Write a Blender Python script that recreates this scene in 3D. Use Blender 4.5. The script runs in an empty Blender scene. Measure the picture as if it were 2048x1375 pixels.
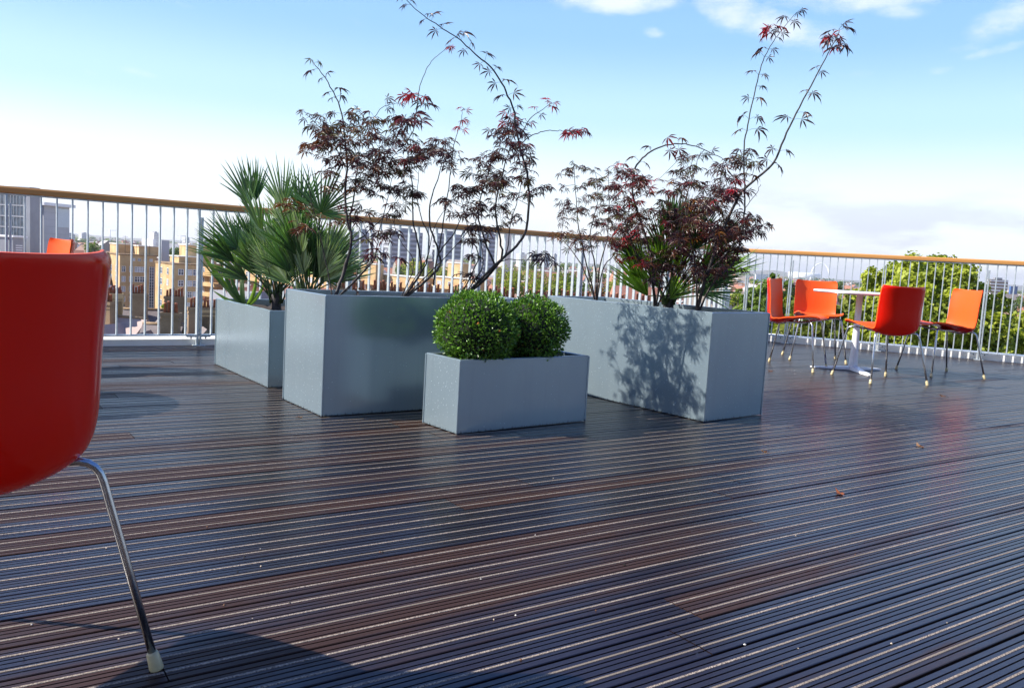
import bpy, math, random
import numpy as np
from mathutils import Vector, Matrix, Quaternion

# ------------------------------------------------------------------ camera, sky, sun, exposure
SC = bpy.context.scene
COL = SC.collection
F_PX, PITCH, ROLL, EYE = 1669.35, math.radians(5.694), math.radians(-3.28), 0.7959
cf = np.array([0, math.cos(PITCH), -math.sin(PITCH)])
cr = np.array([1.0, 0, 0]); cd = np.cross(cf, cr)
c_, s_ = math.cos(ROLL), math.sin(ROLL)
CAM_R = np.array([c_*cr + s_*cd, c_*cd - s_*cr, cf])          # rows: right, down, forward
cam = bpy.data.cameras.new('camera'); cam_o = bpy.data.objects.new('camera', cam); COL.objects.link(cam_o)
cam.sensor_width = 36; cam.lens = F_PX/2048*36; cam.clip_start = .05; cam.clip_end = 60000
M = Matrix(((CAM_R[0][0], -CAM_R[1][0], -CAM_R[2][0], 0), (CAM_R[0][1], -CAM_R[1][1], -CAM_R[2][1], 0),
            (CAM_R[0][2], -CAM_R[1][2], -CAM_R[2][2], EYE), (0, 0, 0, 1)))
cam_o.matrix_world = M
SC.camera = cam_o

SUN_AZ, SUN_EL = math.radians(187), math.radians(41)
sd = Vector((math.cos(SUN_AZ)*math.cos(SUN_EL), math.sin(SUN_AZ)*math.cos(SUN_EL), math.sin(SUN_EL)))
W = bpy.data.worlds.new('World'); SC.world = W; W.use_nodes = True
SKY_STRENGTH = .15
def build_world():
    nt = W.node_tree; N = nt.nodes; L = nt.links; N.clear()
    out = N.new('ShaderNodeOutputWorld'); bg = N.new('ShaderNodeBackground'); bg.inputs[1].default_value = SKY_STRENGTH
    sky = N.new('ShaderNodeTexSky'); sky.sky_type = 'NISHITA'; sky.sun_disc = False
    sky.sun_elevation = SUN_EL; sky.sun_rotation = math.atan2(sd.x, sd.y)
    sky.altitude = 30; sky.air_density = 1.0; sky.dust_density = 1.6; sky.ozone_density = 1.0
    tc = N.new('ShaderNodeTexCoord'); sep = N.new('ShaderNodeSeparateXYZ'); L.new(tc.outputs['Generated'], sep.inputs[0])
    def math_(op, a, b=None, clamp=False):
        m = N.new('ShaderNodeMath'); m.operation = op; m.use_clamp = clamp
        for i, v in enumerate((a, b)):
            if v is None: continue
            if isinstance(v, (int, float)): m.inputs[i].default_value = v
            else: L.new(v, m.inputs[i])
        return m.outputs[0]
    def ramp(v, a, b):
        m = N.new('ShaderNodeMapRange'); m.interpolation_type = 'SMOOTHSTEP'; m.inputs[1].default_value = a; m.inputs[2].default_value = b
        L.new(v, m.inputs[0]); return m.outputs[0]
    z = math_('ADD', math_('MAXIMUM', sep.outputs[2], 0), .06)
    comb = N.new('ShaderNodeCombineXYZ')
    L.new(math_('DIVIDE', sep.outputs[0], z), comb.inputs[0]); L.new(math_('DIVIDE', sep.outputs[1], z), comb.inputs[1])
    # thin wisps of high cloud in the places where the sky carries them (azimuth, elevation, half sizes, tilt; radians)
    az = math_('ARCTAN2', sep.outputs[0], sep.outputs[1]); ev = math_('ARCSINE', sep.outputs[2])
    n1 = N.new('ShaderNodeTexNoise'); n1.inputs['Scale'].default_value = 9; n1.inputs['Detail'].default_value = 10; n1.inputs['Roughness'].default_value = .66
    mp = N.new('ShaderNodeMapping'); mp.inputs['Rotation'].default_value = (0, .35, 0); mp.inputs['Scale'].default_value = (1, 1, 2.3)
    L.new(tc.outputs['Generated'], mp.inputs[0]); L.new(mp.outputs[0], n1.inputs['Vector'])
    wisps = None
    for px, py, hx, hy, tl, amt in ((1240, 2, 110, 20, 4, 1), (1450, 14, 60, 34, 25, 1), (1560, 55, 90, 26, 18, 1), (1640, 78, 60, 26, 12, .9), (1700, 0, 120, 22, 6, 1), (1795, 22, 50, 14, 8, .8), (2020, 35, 80, 30, -22, 1), (2010, 95, 60, 10, -10, .7), (1310, 66, 24, 12, 10, .8), (1390, 140, 16, 7, 0, .5), (1735, 145, 60, 12, 4, .5), (1880, 140, 24, 7, 0, .6), (1750, 110, 70, 16, 14, .5), (265, 143, 50, 10, 8, .8), (180, 146, 60, 7, 5, .7), (720, 46, 50, 9, 12, .5), (350, 5, 40, 10, 8, .6), (-300, 60, 160, 30, 10, .9), (2400, 90, 200, 50, -10, 1)):
        w = CAM_R.T @ np.array([(px-1024)/F_PX, (py-687.5)/F_PX, 1]); w /= np.linalg.norm(w); a0, e0 = math.atan2(w[0], w[1]), math.asin(w[2])
        t = math.radians(-tl)+ROLL*-1; ct, st = math.cos(t), math.sin(t)
        da = math_('MULTIPLY', math_('SUBTRACT', az, a0), math.cos(e0)); de = math_('SUBTRACT', ev, e0)
        u = math_('DIVIDE', math_('ADD', math_('MULTIPLY', da, ct), math_('MULTIPLY', de, st)), hx/F_PX*1.5); v = math_('DIVIDE', math_('SUBTRACT', math_('MULTIPLY', de, ct), math_('MULTIPLY', da, st)), hy/F_PX*1.5)
        m = math_('MULTIPLY', math_('SUBTRACT', 1, math_('ADD', math_('MULTIPLY', u, u), math_('MULTIPLY', v, v)), True), amt)
        wisps = m if wisps is None else math_('MAXIMUM', wisps, m)
    wisps = ramp(math_('ADD', math_('MULTIPLY', wisps, .45), n1.outputs[0]), .66, 1.12)
    # low, broad, lilac-grey banks just over the horizon
    n2 = N.new('ShaderNodeTexNoise'); n2.inputs['Scale'].default_value = 3.2; n2.inputs['Detail'].default_value = 7; n2.inputs['Roughness'].default_value = .55
    mp2 = N.new('ShaderNodeMapping'); mp2.inputs['Location'].default_value = (1.4, .6, 3.0); mp2.inputs['Rotation'].default_value = (0, .30, 0); mp2.inputs['Scale'].default_value = (1.5, 1.5, 6.5)
    L.new(tc.outputs['Generated'], mp2.inputs[0]); L.new(mp2.outputs[0], n2.inputs['Vector'])
    low = math_('SUBTRACT', 1, ramp(sep.outputs[2], .03, .17))
    bank = math_('MULTIPLY', math_('MULTIPLY', ramp(n2.outputs[0], .46, .62), low), ramp(sep.outputs[0], -.15, .3))
    veil = math_('SUBTRACT', 1, ramp(sep.outputs[2], .0, .24))      # whitening haze of the lower sky
    def mix(f, a, b, mode='MIX'):
        m = N.new('ShaderNodeMix'); m.data_type = 'RGBA'; m.blend_type = mode
        if isinstance(f, (int, float)): m.inputs[0].default_value = f
        else: L.new(f, m.inputs[0])
        for i, v in ((6, a), (7, b)):
            if isinstance(v, tuple): m.inputs[i].default_value = (*v, 1)
            else: L.new(v, m.inputs[i])
        return m.outputs[2]
    cr_ = N.new('ShaderNodeValToRGB'); el = cr_.color_ramp; el.interpolation = 'EASE'
    for i, (p, q) in enumerate(((0, (4.1, 4.2, 4.35)), (.09, (3.7, 4.15, 4.6)), (.17, (2.15, 3.3, 4.35)), (.26, (1.25, 2.4, 4.05)), (.37, (.55, 1.38, 3.65)), (.55, (.20, .72, 2.8)), (1, (.16, .5, 1.6)))):
        e = el.elements[i] if i < 2 else el.elements.new(p)
        e.position = p; e.color = (q[0]/5, q[1]/5, q[2]/5, 1)
    L.new(math_('MAXIMUM', sep.outputs[2], 0), cr_.inputs[0])
    air = mix(1.0, cr_.outputs[0], (5, 5, 5), 'MULTIPLY')           # clear autumn air: pale at the horizon, deep blue overhead
    c = mix(.85, sky.outputs[0], air)
    c = mix(math_('MULTIPLY', wisps, .8), c, (3.9, 4.1, 4.3))
    c = mix(math_('MULTIPLY', bank, .72), c, (2.5, 2.65, 3.2))
    L.new(c, bg.inputs[0]); L.new(bg.outputs[0], out.inputs[0])
build_world()
sun = bpy.data.lights.new('sun', 'SUN'); sun.energy = 5.0; sun.angle = math.radians(.5); sun.color = (1, .955, .88)
sun_o = bpy.data.objects.new('sun', sun); COL.objects.link(sun_o)
sun_o.rotation_euler = sd.to_track_quat('Z', 'Y').to_euler()
SC.view_settings.view_transform = 'Standard'; SC.view_settings.look = 'None'; SC.view_settings.gamma = 1
SC.view_settings.exposure = 0.9
SC.cycles.use_denoising = True
SC.cycles.max_bounces = 8; SC.cycles.transparent_max_bounces = 8; SC.cycles.volume_bounces = 0

def at(px, py, Y):
    """world point on the sight line of photo pixel (px, py) at distance Y ahead of the camera"""
    w = CAM_R.T @ np.array([(px-1024)/F_PX, (py-687.5)/F_PX, 1]); t = Y/w[1]
    return Vector((w[0]*t, Y, EYE + w[2]*t))

# ------------------------------------------------------------------ helpers
def obj(name, me, parent=None, loc=(0, 0, 0), rotz=0):
    o = bpy.data.objects.new(name, me); COL.objects.link(o); o.location = loc; o.rotation_euler = (0, 0, rotz)
    if parent: o.parent = parent
    return o
def tag(o, label=None, cat=None, group=None, kind=None):
    if label: o['label'] = label
    if cat: o['category'] = cat
    if group: o['group'] = group
    if kind: o['kind'] = kind
    return o
def thing(name, label, cat, loc=(0, 0, 0), rotz=0, group=None):
    return tag(obj(name, None, None, loc, rotz), label, cat, group)
def copy_tree(o, parent=None):
    c = o.copy(); COL.objects.link(c)
    if parent: c.parent = parent
    for ch in list(o.children): copy_tree(ch, c)
    return c

class MB:
    """collects faces for one mesh"""
    def __init__(s): s.v = []; s.f = []; s.m = []; s.s = []; s.c = []; s.cc = (1, 1, 1)
    def add(s, vs, fs, m=0, smooth=False, c=None):
        b = len(s.v); s.v += [tuple(v) for v in vs]; s.c += [c or s.cc]*len(vs)
        for f in fs: s.f.append([i+b for i in f]); s.m.append(m); s.s.append(smooth)
    def box(s, c, d, rz=0, m=0, col=None, ax=None):
        cx, cy, cz = c; x, y, z = d[0]/2, d[1]/2, d[2]/2
        cs, sn = math.cos(rz), math.sin(rz)
        vs = []
        for a, b, e in ((-x,-y,-z),(x,-y,-z),(x,y,-z),(-x,y,-z),(-x,-y,z),(x,-y,z),(x,y,z),(-x,y,z)):
            vs.append((cx+a*cs-b*sn, cy+a*sn+b*cs, cz+e))
        s.add(vs, [(0,3,2,1),(4,5,6,7),(0,1,5,4),(1,2,6,5),(2,3,7,6),(3,0,4,7)], m, False, col)
    def bbox(s, c, d, bev=.003, rz=0, m=0):
        """box with chamfered edges"""
        x, y, z = d[0]/2, d[1]/2, d[2]/2; b = bev; cs, sn = math.cos(rz), math.sin(rz)
        ring = lambda X, Y, Z, B: [(-X+B,-Y,Z),(X-B,-Y,Z),(X,-Y+B,Z),(X,Y-B,Z),(X-B,Y,Z),(-X+B,Y,Z),(-X,Y-B,Z),(-X,-Y+B,Z)]
        rs = ring(x-b, y-b, -z, b*.4) + ring(x, y, -z+b, b) + ring(x, y, z-b, b) + ring(x-b, y-b, z, b*.4)
        vs = [(c[0]+p[0]*cs-p[1]*sn, c[1]+p[0]*sn+p[1]*cs, c[2]+p[2]) for p in rs]
        fs = [tuple(range(7,-1,-1)), tuple(range(24,32))]
        for k in range(3):
            for i in range(8): fs.append((k*8+i, k*8+(i+1)%8, k*8+8+(i+1)%8, k*8+8+i))
        s.add(vs, fs, m)
    def prism(s, pts, z0, z1, m=0):
        n = len(pts); vs = [(p[0], p[1], z0) for p in pts] + [(p[0], p[1], z1) for p in pts]
        s.add(vs, [tuple(range(n-1,-1,-1)), tuple(range(n, 2*n))] + [(i,(i+1)%n,n+(i+1)%n,n+i) for i in range(n)], m)
    def tube(s, pts, r, n=8, m=0, cap=True, c=None):
        pts = [Vector(p) for p in pts]; rr = r if isinstance(r, (list, tuple)) else [r]*len(pts)
        vs = []; up = None
        for i, p in enumerate(pts):
            t = (pts[min(i+1, len(pts)-1)] - pts[max(i-1, 0)])
            t = t.normalized() if t.length > 1e-9 else Vector((0,0,1))
            if up is None: up = t.orthogonal().normalized()
            up = (up - t*up.dot(t)); up = up.normalized() if up.length > 1e-6 else t.orthogonal().normalized()
            b = t.cross(up)
            for k in range(n):
                a = 2*math.pi*k/n; vs.append(p + (up*math.cos(a) + b*math.sin(a))*rr[i])
        fs = [(i*n+k, i*n+(k+1)%n, (i+1)*n+(k+1)%n, (i+1)*n+k) for i in range(len(pts)-1) for k in range(n)]
        if cap: fs += [tuple(range(n-1,-1,-1)), tuple(range((len(pts)-1)*n, len(pts)*n))]
        s.add(vs, fs, m, True, c)
    def lathe(s, prof, n=24, c=(0,0,0), m=0, smooth=True):
        vs = [(c[0]+r*math.cos(2*math.pi*k/n), c[1]+r*math.sin(2*math.pi*k/n), c[2]+z) for r, z in prof for k in range(n)]
        fs = [(i*n+k, i*n+(k+1)%n, (i+1)*n+(k+1)%n, (i+1)*n+k) for i in range(len(prof)-1) for k in range(n)]
        fs += [tuple(range(n-1,-1,-1)), tuple(range((len(prof)-1)*n, len(prof)*n))]
        s.add(vs, fs, m, smooth)
    def mesh(s, name, mats):
        me = bpy.data.meshes.new(name); me.from_pydata(s.v, [], s.f)
        for m in mats: me.materials.append(m)
        me.polygons.foreach_set('material_index', s.m); me.polygons.foreach_set('use_smooth', s.s)
        ca = me.color_attributes.new('Col', 'FLOAT_COLOR', 'POINT')
        ca.data.foreach_set('color', np.array([(*c, 1) for c in s.c], dtype=np.float32).ravel())
        me.update(); return me
    def build(s, name, mats, parent=None, loc=(0,0,0), rotz=0):
        return obj(name, s.mesh(name, mats if isinstance(mats, (list, tuple)) else [mats]), parent, loc, rotz)
def np_obj(name, V, Fq, C, mat, parent=None):
    me = bpy.data.meshes.new(name); n = len(V); k = Fq.shape[1]; m = len(Fq)
    me.vertices.add(n); me.vertices.foreach_set('co', V.astype(np.float32).ravel())
    me.loops.add(m*k); me.loops.foreach_set('vertex_index', Fq.astype(np.int32).ravel())
    me.polygons.add(m); me.polygons.foreach_set('loop_start', np.arange(0, m*k, k, dtype=np.int32)); me.polygons.foreach_set('loop_total', np.full(m, k, dtype=np.int32))
    me.update(calc_edges=True); me.validate()
    ca = me.color_attributes.new('Col', 'FLOAT_COLOR', 'POINT')
    ca.data.foreach_set('color', np.concatenate([C, np.ones((n, 1))], 1).astype(np.float32).ravel())
    me.materials.append(mat); return obj(name, me, parent)

# ------------------------------------------------------------------ materials
class NT:
    def __init__(s, name):
        s.m = bpy.data.materials.new(name); s.m.use_nodes = True; s.t = s.m.node_tree; s.N = s.t.nodes; s.L = s.t.links
        s.p = s.N['Principled BSDF']; s.tc = s.N.new('ShaderNodeTexCoord')
    def new(s, t, **kw):
        n = s.N.new(t)
        for k, v in kw.items():
            if k in n.inputs: n.inputs[k].default_value = v
            else: setattr(n, k, v)
        return n
    def map(s, scale=(1,1,1), rot=(0,0,0), loc=(0,0,0), src='Object'):
        m = s.new('ShaderNodeMapping', Scale=scale, Rotation=rot, Location=loc); s.L.new(s.tc.outputs[src], m.inputs[0]); return m.outputs[0]
    def noise(s, vec, scale, detail=4, rough=.5):
        n = s.new('ShaderNodeTexNoise', Scale=scale, Detail=detail, Roughness=rough); s.L.new(vec, n.inputs['Vector']); return n.outputs[0]
    def rng(s, v, a, b, c=0, d=1, smooth=True):
        n = s.new('ShaderNodeMapRange'); n.interpolation_type = 'SMOOTHSTEP' if smooth else 'LINEAR'
        for i, x in enumerate((a, b, c, d)): n.inputs[1+i].default_value = x
        s.L.new(v, n.inputs[0]); return n.outputs[0]
    def math(s, op, a, b=0.0):
        n = s.new('ShaderNodeMath'); n.operation = op
        for i, v in enumerate((a, b)):
            if isinstance(v, (int, float)): n.inputs[i].default_value = v
            else: s.L.new(v, n.inputs[i])
        return n.outputs[0]
    def mix(s, f, a, b, mode='MIX'):
        n = s.new('ShaderNodeMix'); n.data_type = 'RGBA'; n.blend_type = mode
        if isinstance(f, (int, float)): n.inputs[0].default_value = f
        else: s.L.new(f, n.inputs[0])
        for i, v in ((6, a), (7, b)):
            if isinstance(v, (tuple, list)): n.inputs[i].default_value = (*v[:3], 1)
            else: s.L.new(v, n.inputs[i])
        return n.outputs[2]
    def attr(s): return s.new('ShaderNodeAttribute', attribute_name='Col').outputs[0]
    def set(s, **kw):
        for k, v in kw.items():
            i = s.p.inputs[k.replace('_', ' ')]
            if isinstance(v, (int, float)): i.default_value = v
            elif isinstance(v, (tuple, list)): i.default_value = (*v, 1)
            else: s.L.new(v, i)
        return s
    def bump(s, h, strength=.3, dist=.002):
        b = s.new('ShaderNodeBump', Strength=strength, Distance=dist); s.L.new(h, b.inputs['Height']); s.L.new(b.outputs[0], s.p.inputs['Normal']); return s

def simple(name, col, rough=.5, metal=0, var=.12, scale=8, spec=.5, **kw):
    t = NT(name); n = t.noise(t.map(), scale, 5)
    dark = tuple(c*(1-var) for c in col); light = tuple(min(1, c*(1+var)) for c in col)
    t.set(Base_Color=t.mix(t.rng(n, .3, .7), dark, light), Roughness=rough, Metallic=metal, Specular_IOR_Level=spec, **kw)
    return t.m
def leaf_mat(name, rough=.45, trans=.25, tcol=(1, 1, 1), spec=.4, coat=0):
    t = NT(name); a = t.attr(); t.set(Base_Color=a, Roughness=rough, Specular_IOR_Level=spec)
    tr = t.new('ShaderNodeBsdfTranslucent'); t.L.new(t.mix(1, a, tcol, 'MULTIPLY'), tr.inputs[0])
    mx = t.new('ShaderNodeMixShader'); mx.inputs[0].default_value = trans
    t.L.new(t.p.outputs[0], mx.inputs[1]); t.L.new(tr.outputs[0], mx.inputs[2]); t.L.new(mx.outputs[0], t.N['Material Output'].inputs[0])
    return t.m

MAT = {}
def mk_deck():
    t = NT('wet_hardwood'); a = t.attr(); sep = t.new('ShaderNodeSeparateColor'); t.L.new(a, sep.inputs[0])
    rnd, grv = sep.outputs[0], sep.outputs[1]
    grain = t.noise(t.map((1.2, 60, 60)), 1.0, 6, .6)
    patch = t.noise(t.map((.42, 5.5, 1)), 1.0, 5, .6)
    fine = t.noise(t.map((5, 14, 1)), 1.0, 5, .6)
    wet = t.math('ADD', t.math('ADD', t.math('MULTIPLY', patch, .75), t.math('MULTIPLY', rnd, .32)), t.math('MULTIPLY', fine, .18))
    xg = t.new('ShaderNodeSeparateXYZ'); t.L.new(t.tc.outputs['Object'], xg.inputs[0])
    wet = t.math('ADD', wet, t.math('ADD', t.rng(xg.outputs[0], .3, 3.5, 0, .18), t.rng(xg.outputs[0], .6, -.6, 0, .10)))
    wetf = t.rng(wet, .51, .68)
    dry = t.mix(grain, (.018, .0085, .006), (.062, .031, .021))
    dry = t.mix(t.math('MULTIPLY', rnd, .7), dry, (.034, .028, .027))
    wetc = t.mix(grain, (.007, .005, .006), (.018, .011, .011))
    col = t.mix(wetf, dry, wetc)
    t.set(Base_Color=col, Roughness=t.rng(wetf, 0, 1, .46, .29, False), Specular_IOR_Level=t.rng(wetf, 0, 1, .16, .74, False))
    rip = t.noise(t.map((26, 60, 1)), 1.0, 4, .6); t.bump(t.math('ADD', t.math('ADD', t.math('MULTIPLY', grain, .5), t.math('MULTIPLY', fine, .6)), t.math('MULTIPLY', rip, .7)), .34, .0014)
    return t.m
MAT['deck'] = mk_deck()
def mk_grit():
    t = NT('antislip_grit'); n = t.noise(t.map((1, 1, 1)), 420, 2, .6); n2 = t.noise(t.map((2, 12, 1)), 1, 4)
    c = t.mix(t.rng(n, .35, .65), (.07, .05, .04), (.44, .36, .28)); c = t.mix(t.rng(n2, .35, .7), c, (.15, .12, .09))
    t.set(Base_Color=c, Roughness=.75); t.bump(n, .8, .002); return t.m
MAT['grit'] = mk_grit()
def mk_planter():
    t = NT('powder_coated_zinc'); v = t.map(); n = t.noise(v, 260, 3, .6); b = t.noise(t.map((2, 2, .5)), 1.4, 4)
    brushed = t.noise(t.map((40, 40, 900)), 1, 2)
    c = t.mix(t.rng(b, .3, .7), (.31, .395, .44), (.345, .435, .475)); c = t.mix(t.math('MULTIPLY', t.rng(n, .35, .7), .16), c, (.42, .50, .54))
    z = t.new('ShaderNodeSeparateXYZ'); t.L.new(t.tc.outputs['Object'], z.inputs[0])
    streak = t.noise(t.map((22, 22, 1.1)), 1, 5, .65); c = t.mix(t.rng(streak, .48, .72, 0, .12), c, (.20, .25, .28)); blotch = t.noise(t.map((9, 9, 7)), 1, 6, .7); c = t.mix(t.rng(blotch, .5, .75, 0, .10), c, (.50, .56, .58))
    drip = t.noise(t.map((70, 70, 6)), 1, 2)                         # dark splash marks low on the sides
    low = t.rng(t.math('ADD', z.outputs[2], t.math('MULTIPLY', drip, -.050)), -.030, -.012, 1, 0)
    c = t.mix(t.math('MULTIPLY', low, .8), c, (.03, .03, .032))
    t.set(Base_Color=c, Metallic=.60, Roughness=t.rng(brushed, .3, .7, .20, .25), Specular_IOR_Level=.5)
    t.bump(t.math('ADD', t.math('MULTIPLY', n, .3), t.math('MULTIPLY', brushed, .4)), .03, .0006); return t.m
MAT['planter'] = mk_planter()
MAT['drop'] = simple('water_drop', (.42, .50, .54), .06, .4, .05, 30)
MAT['soil'] = simple('dark_soil', (.035, .024, .017), .9, 0, .6, 60)
MAT['steel'] = simple('galvanised_steel', (.54, .59, .61), .36, .55, .12, 30)
MAT['dark_steel'] = simple('dark_bolt', (.03, .03, .035), .4, .6)
MAT['chrome'] = simple('satin_chrome_tube', (.46, .46, .47), .27, 1.0, .10, 60)
def mk_rail():
    t = NT('oiled_handrail_timber'); g = t.noise(t.map((1.5, 40, 40)), 1, 6, .6); p = t.noise(t.map((.6, 3, 3)), 1, 3)
    c = t.mix(g, (.44, .185, .045), (.60, .30, .09)); c = t.mix(t.rng(p, .4, .7, 0, .35), c, (.38, .165, .045))
    t.set(Base_Color=c, Roughness=.38, Specular_IOR_Level=.45); t.bump(g, .15, .001); return t.m
MAT['rail'] = mk_rail()
MAT['kerb'] = simple('pale_kerb_coating', (.86, .84, .80), .7, 0, .05, 5)
def mk_shell(name, col, rough, coat):
    t = NT(name); n = t.noise(t.map(), 900, 2); b = t.noise(t.map(), 6, 3)
    t.set(Base_Color=t.mix(b, tuple(c*.93 for c in col), col), Roughness=rough, Coat_Weight=coat, Coat_Roughness=.03, Specular_IOR_Level=.10 if coat else .35)
    t.bump(n, .05, .0006); return t.m
MAT['shell_in'] = mk_shell('orange_seat_plastic', (.82, .100, .010), .42, 0)
MAT['shell_out'] = mk_shell('glossy_red_shell_plastic', (.80, .010, .002), .2, .3)
MAT['rubber'] = simple('translucent_foot_cap', (.56, .46, .25), .3, 0, .1, 40)
MAT['white'] = simple('white_lacquer', (.80, .80, .80), .3, 0, .03, 5)
MAT['alu'] = simple('brushed_edge', (.55, .55, .56), .3, .8, .05, 40)
MAT['maple'] = leaf_mat('maple_leaf', .38, .22, (1.25, .8, .8), .5)
MAT['bark'] = simple('maple_bark', (.045, .036, .032), .7, 0, .5, 40)
MAT['palm'] = leaf_mat('palm_leaf', .38, .22, (1.3, 1.5, .7), .5)
MAT['box'] = leaf_mat('box_leaf', .34, .2, (1.2, 1.5, .6), .5)
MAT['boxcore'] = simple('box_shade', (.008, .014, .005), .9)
MAT['tree'] = leaf_mat('tree_leaf', .55, .35, (1.3, 1.4, .6), .3)
MAT['trunk'] = simple('tree_bark', (.10, .08, .06), .85, 0, .4, 6)
MAT['dead'] = leaf_mat('dead_leaf', .6, .2, (1.2, .8, .5), .3)

# ------------------------------------------------------------------ the terrace: deck, kerb, railings
L0 = Vector((-2.437, 6.445)); K = Vector((2.782, 10.165)); R0 = Vector((5.443, 9.033))
dl = (K-L0).normalized(); nl = Vector((-dl.y, dl.x)); dr = (R0-K).normalized(); nr = Vector((-dr.y, dr.x))
BOARD_AZ = math.radians(34.6); BW, GAP = .1275, .0075
def deck():
    rng = random.Random(3); mb = MB()
    bx = Vector((math.cos(BOARD_AZ), math.sin(BOARD_AZ))); bn = Vector((-bx.y, bx.x))
    # profile across the board (fraction of the width, height): six ribs, five grooves, a grit insert in ribs 2 and 5
    gr = [.146, .354, .50, .625, .865]; gh = .0021
    def prof():
        P = [(0, -.022, 0, 0), (0, -.0015, 0, 0), (.0015, 0, 0, 0)]
        st = {1: .262, 4: .737}
        for i in range(6):
            if i in st:
                a = st[i]*BW
                P += [(a-.0034, 0, 1, 0), (a-.0027, .0012, 1, 0), (a+.0027, .0012, 1, 0), (a+.0034, 0, 0, 0)]
            if i < 5:
                g = gr[i]*BW; P += [(g-gh, 0, 0, 1), (g-gh*.7, -.005, 0, 1), (g+gh*.7, -.005, 0, 1), (g+gh, 0, 0, 0)]
        P += [(BW-.0015, 0, 0, 0), (BW, -.0015, 0, 0), (BW, -.022, 0, 0)]
        return P
    P = prof(); n = len(P)
    v0, v1 = -3.6, (L0.dot(bn)) + .30
    rows = int((v1-v0)/(BW+GAP))
    screws = []
    for r in range(rows):
        v = v0 + r*(BW+GAP)
        u0 = -7.5; mid = bn*(v+BW/2)
        # end on the right-hand railing line
        den = bx.dot(nr); u1 = min(11.0, ((K + nr*.12 - mid).dot(nr))/den) if abs(den) > 1e-6 else 11
        u = u0 - rng.uniform(0, 3.6)
        while u < u1:
            e = min(u+3.6, u1)
            if e - u > .05:
                h0, h1 = rng.gauss(0, .0006), rng.gauss(0, .0006); tl = rng.gauss(0, .0045); rd = rng.random()
                vs = []; 
                for uu, hh in ((u+.0012, h0), (e-.0012, h1)):
                    for q in P: vs.append((uu, v+q[0], q[1]+hh+(q[0]-BW/2)*tl))
                for i in range(n-1):
                    m = 1 if (P[i][2] == 1) else 0
                    mb.add([vs[i], vs[n+i], vs[n+i+1], vs[i+1]], [(0, 1, 2, 3)], m, False, (rd, P[i][3], 0))
                mb.add([vs[i] for i in range(n)], [tuple(range(n))], 0, False, (rd, 1, 0)); mb.add([vs[n+i] for i in range(n)], [tuple(range(n-1, -1, -1))], 0, False, (rd, 1, 0))
                for sx in [u+.025, e-.025] + [u+.6*k for k in range(1, 6)]:
                    if u < sx < e: screws += [(sx, v+gr[0]*BW), (sx, v+gr[4]*BW)]
            u = e
    for sx, sy in screws:                                             # screw heads sunk in the outer grooves
        if -2.5 < sx < 6 and -1 < sy < 4.5:
            mb.add([(sx+.0042*math.cos(a*math.pi/3), sy+.0042*math.sin(a*math.pi/3), -.0012) for a in range(6)], [tuple(range(6))], 2)
    return tag(mb.build('deck', [MAT['deck'], MAT['grit'], MAT['dark_steel']], None, (0, 0, 0), BOARD_AZ), kind='structure')
deck()
# joist void and roof slab below the boards
sl = MB(); sl.prism([tuple(K+dl*.3+nl*.25), tuple(L0-dl*8+nl*.25), (-9, -6), (10, -6), tuple(R0+dr*6+nr*.25), tuple(K+nr*.3+dl*.3)][::-1], -.35, -.03)
tag(sl.build('roof_slab', simple('roof_membrane', (.02, .02, .02), .8)), kind='structure')
def kerb(name, a, d, n, s0, s1, off, w, h, m):
    mb = MB(); A = a + d*s0 + n*off; B = a + d*s1 + n*off; C = B + n*w; D = A + n*w
    q = .006
    pts = lambda k: [tuple(A+n*k), tuple(B+n*k), tuple(C-n*k), tuple(D-n*k)]
    lo, hi = pts(0), pts(q)
    vs = [(*p, -.34) for p in lo] + [(*p, h-q) for p in lo] + [(*p, h) for p in hi]
    fs = [(8, 9, 10, 11)] + [(k*4+i, k*4+(i+1) % 4, k*4+4+(i+1) % 4, k*4+4+i) for k in range(2) for i in range(4)]
    mb.add(vs, fs); return tag(mb.build(name, m), kind='structure')
kerb('kerb', L0, dl, nl, -6, (K-L0).length+.05, .035, .27, .052, MAT['kerb'])
kerb('kerb', K, dr, nr, -.28, 9.0, .07, .27, .078, MAT['kerb'])

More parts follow.
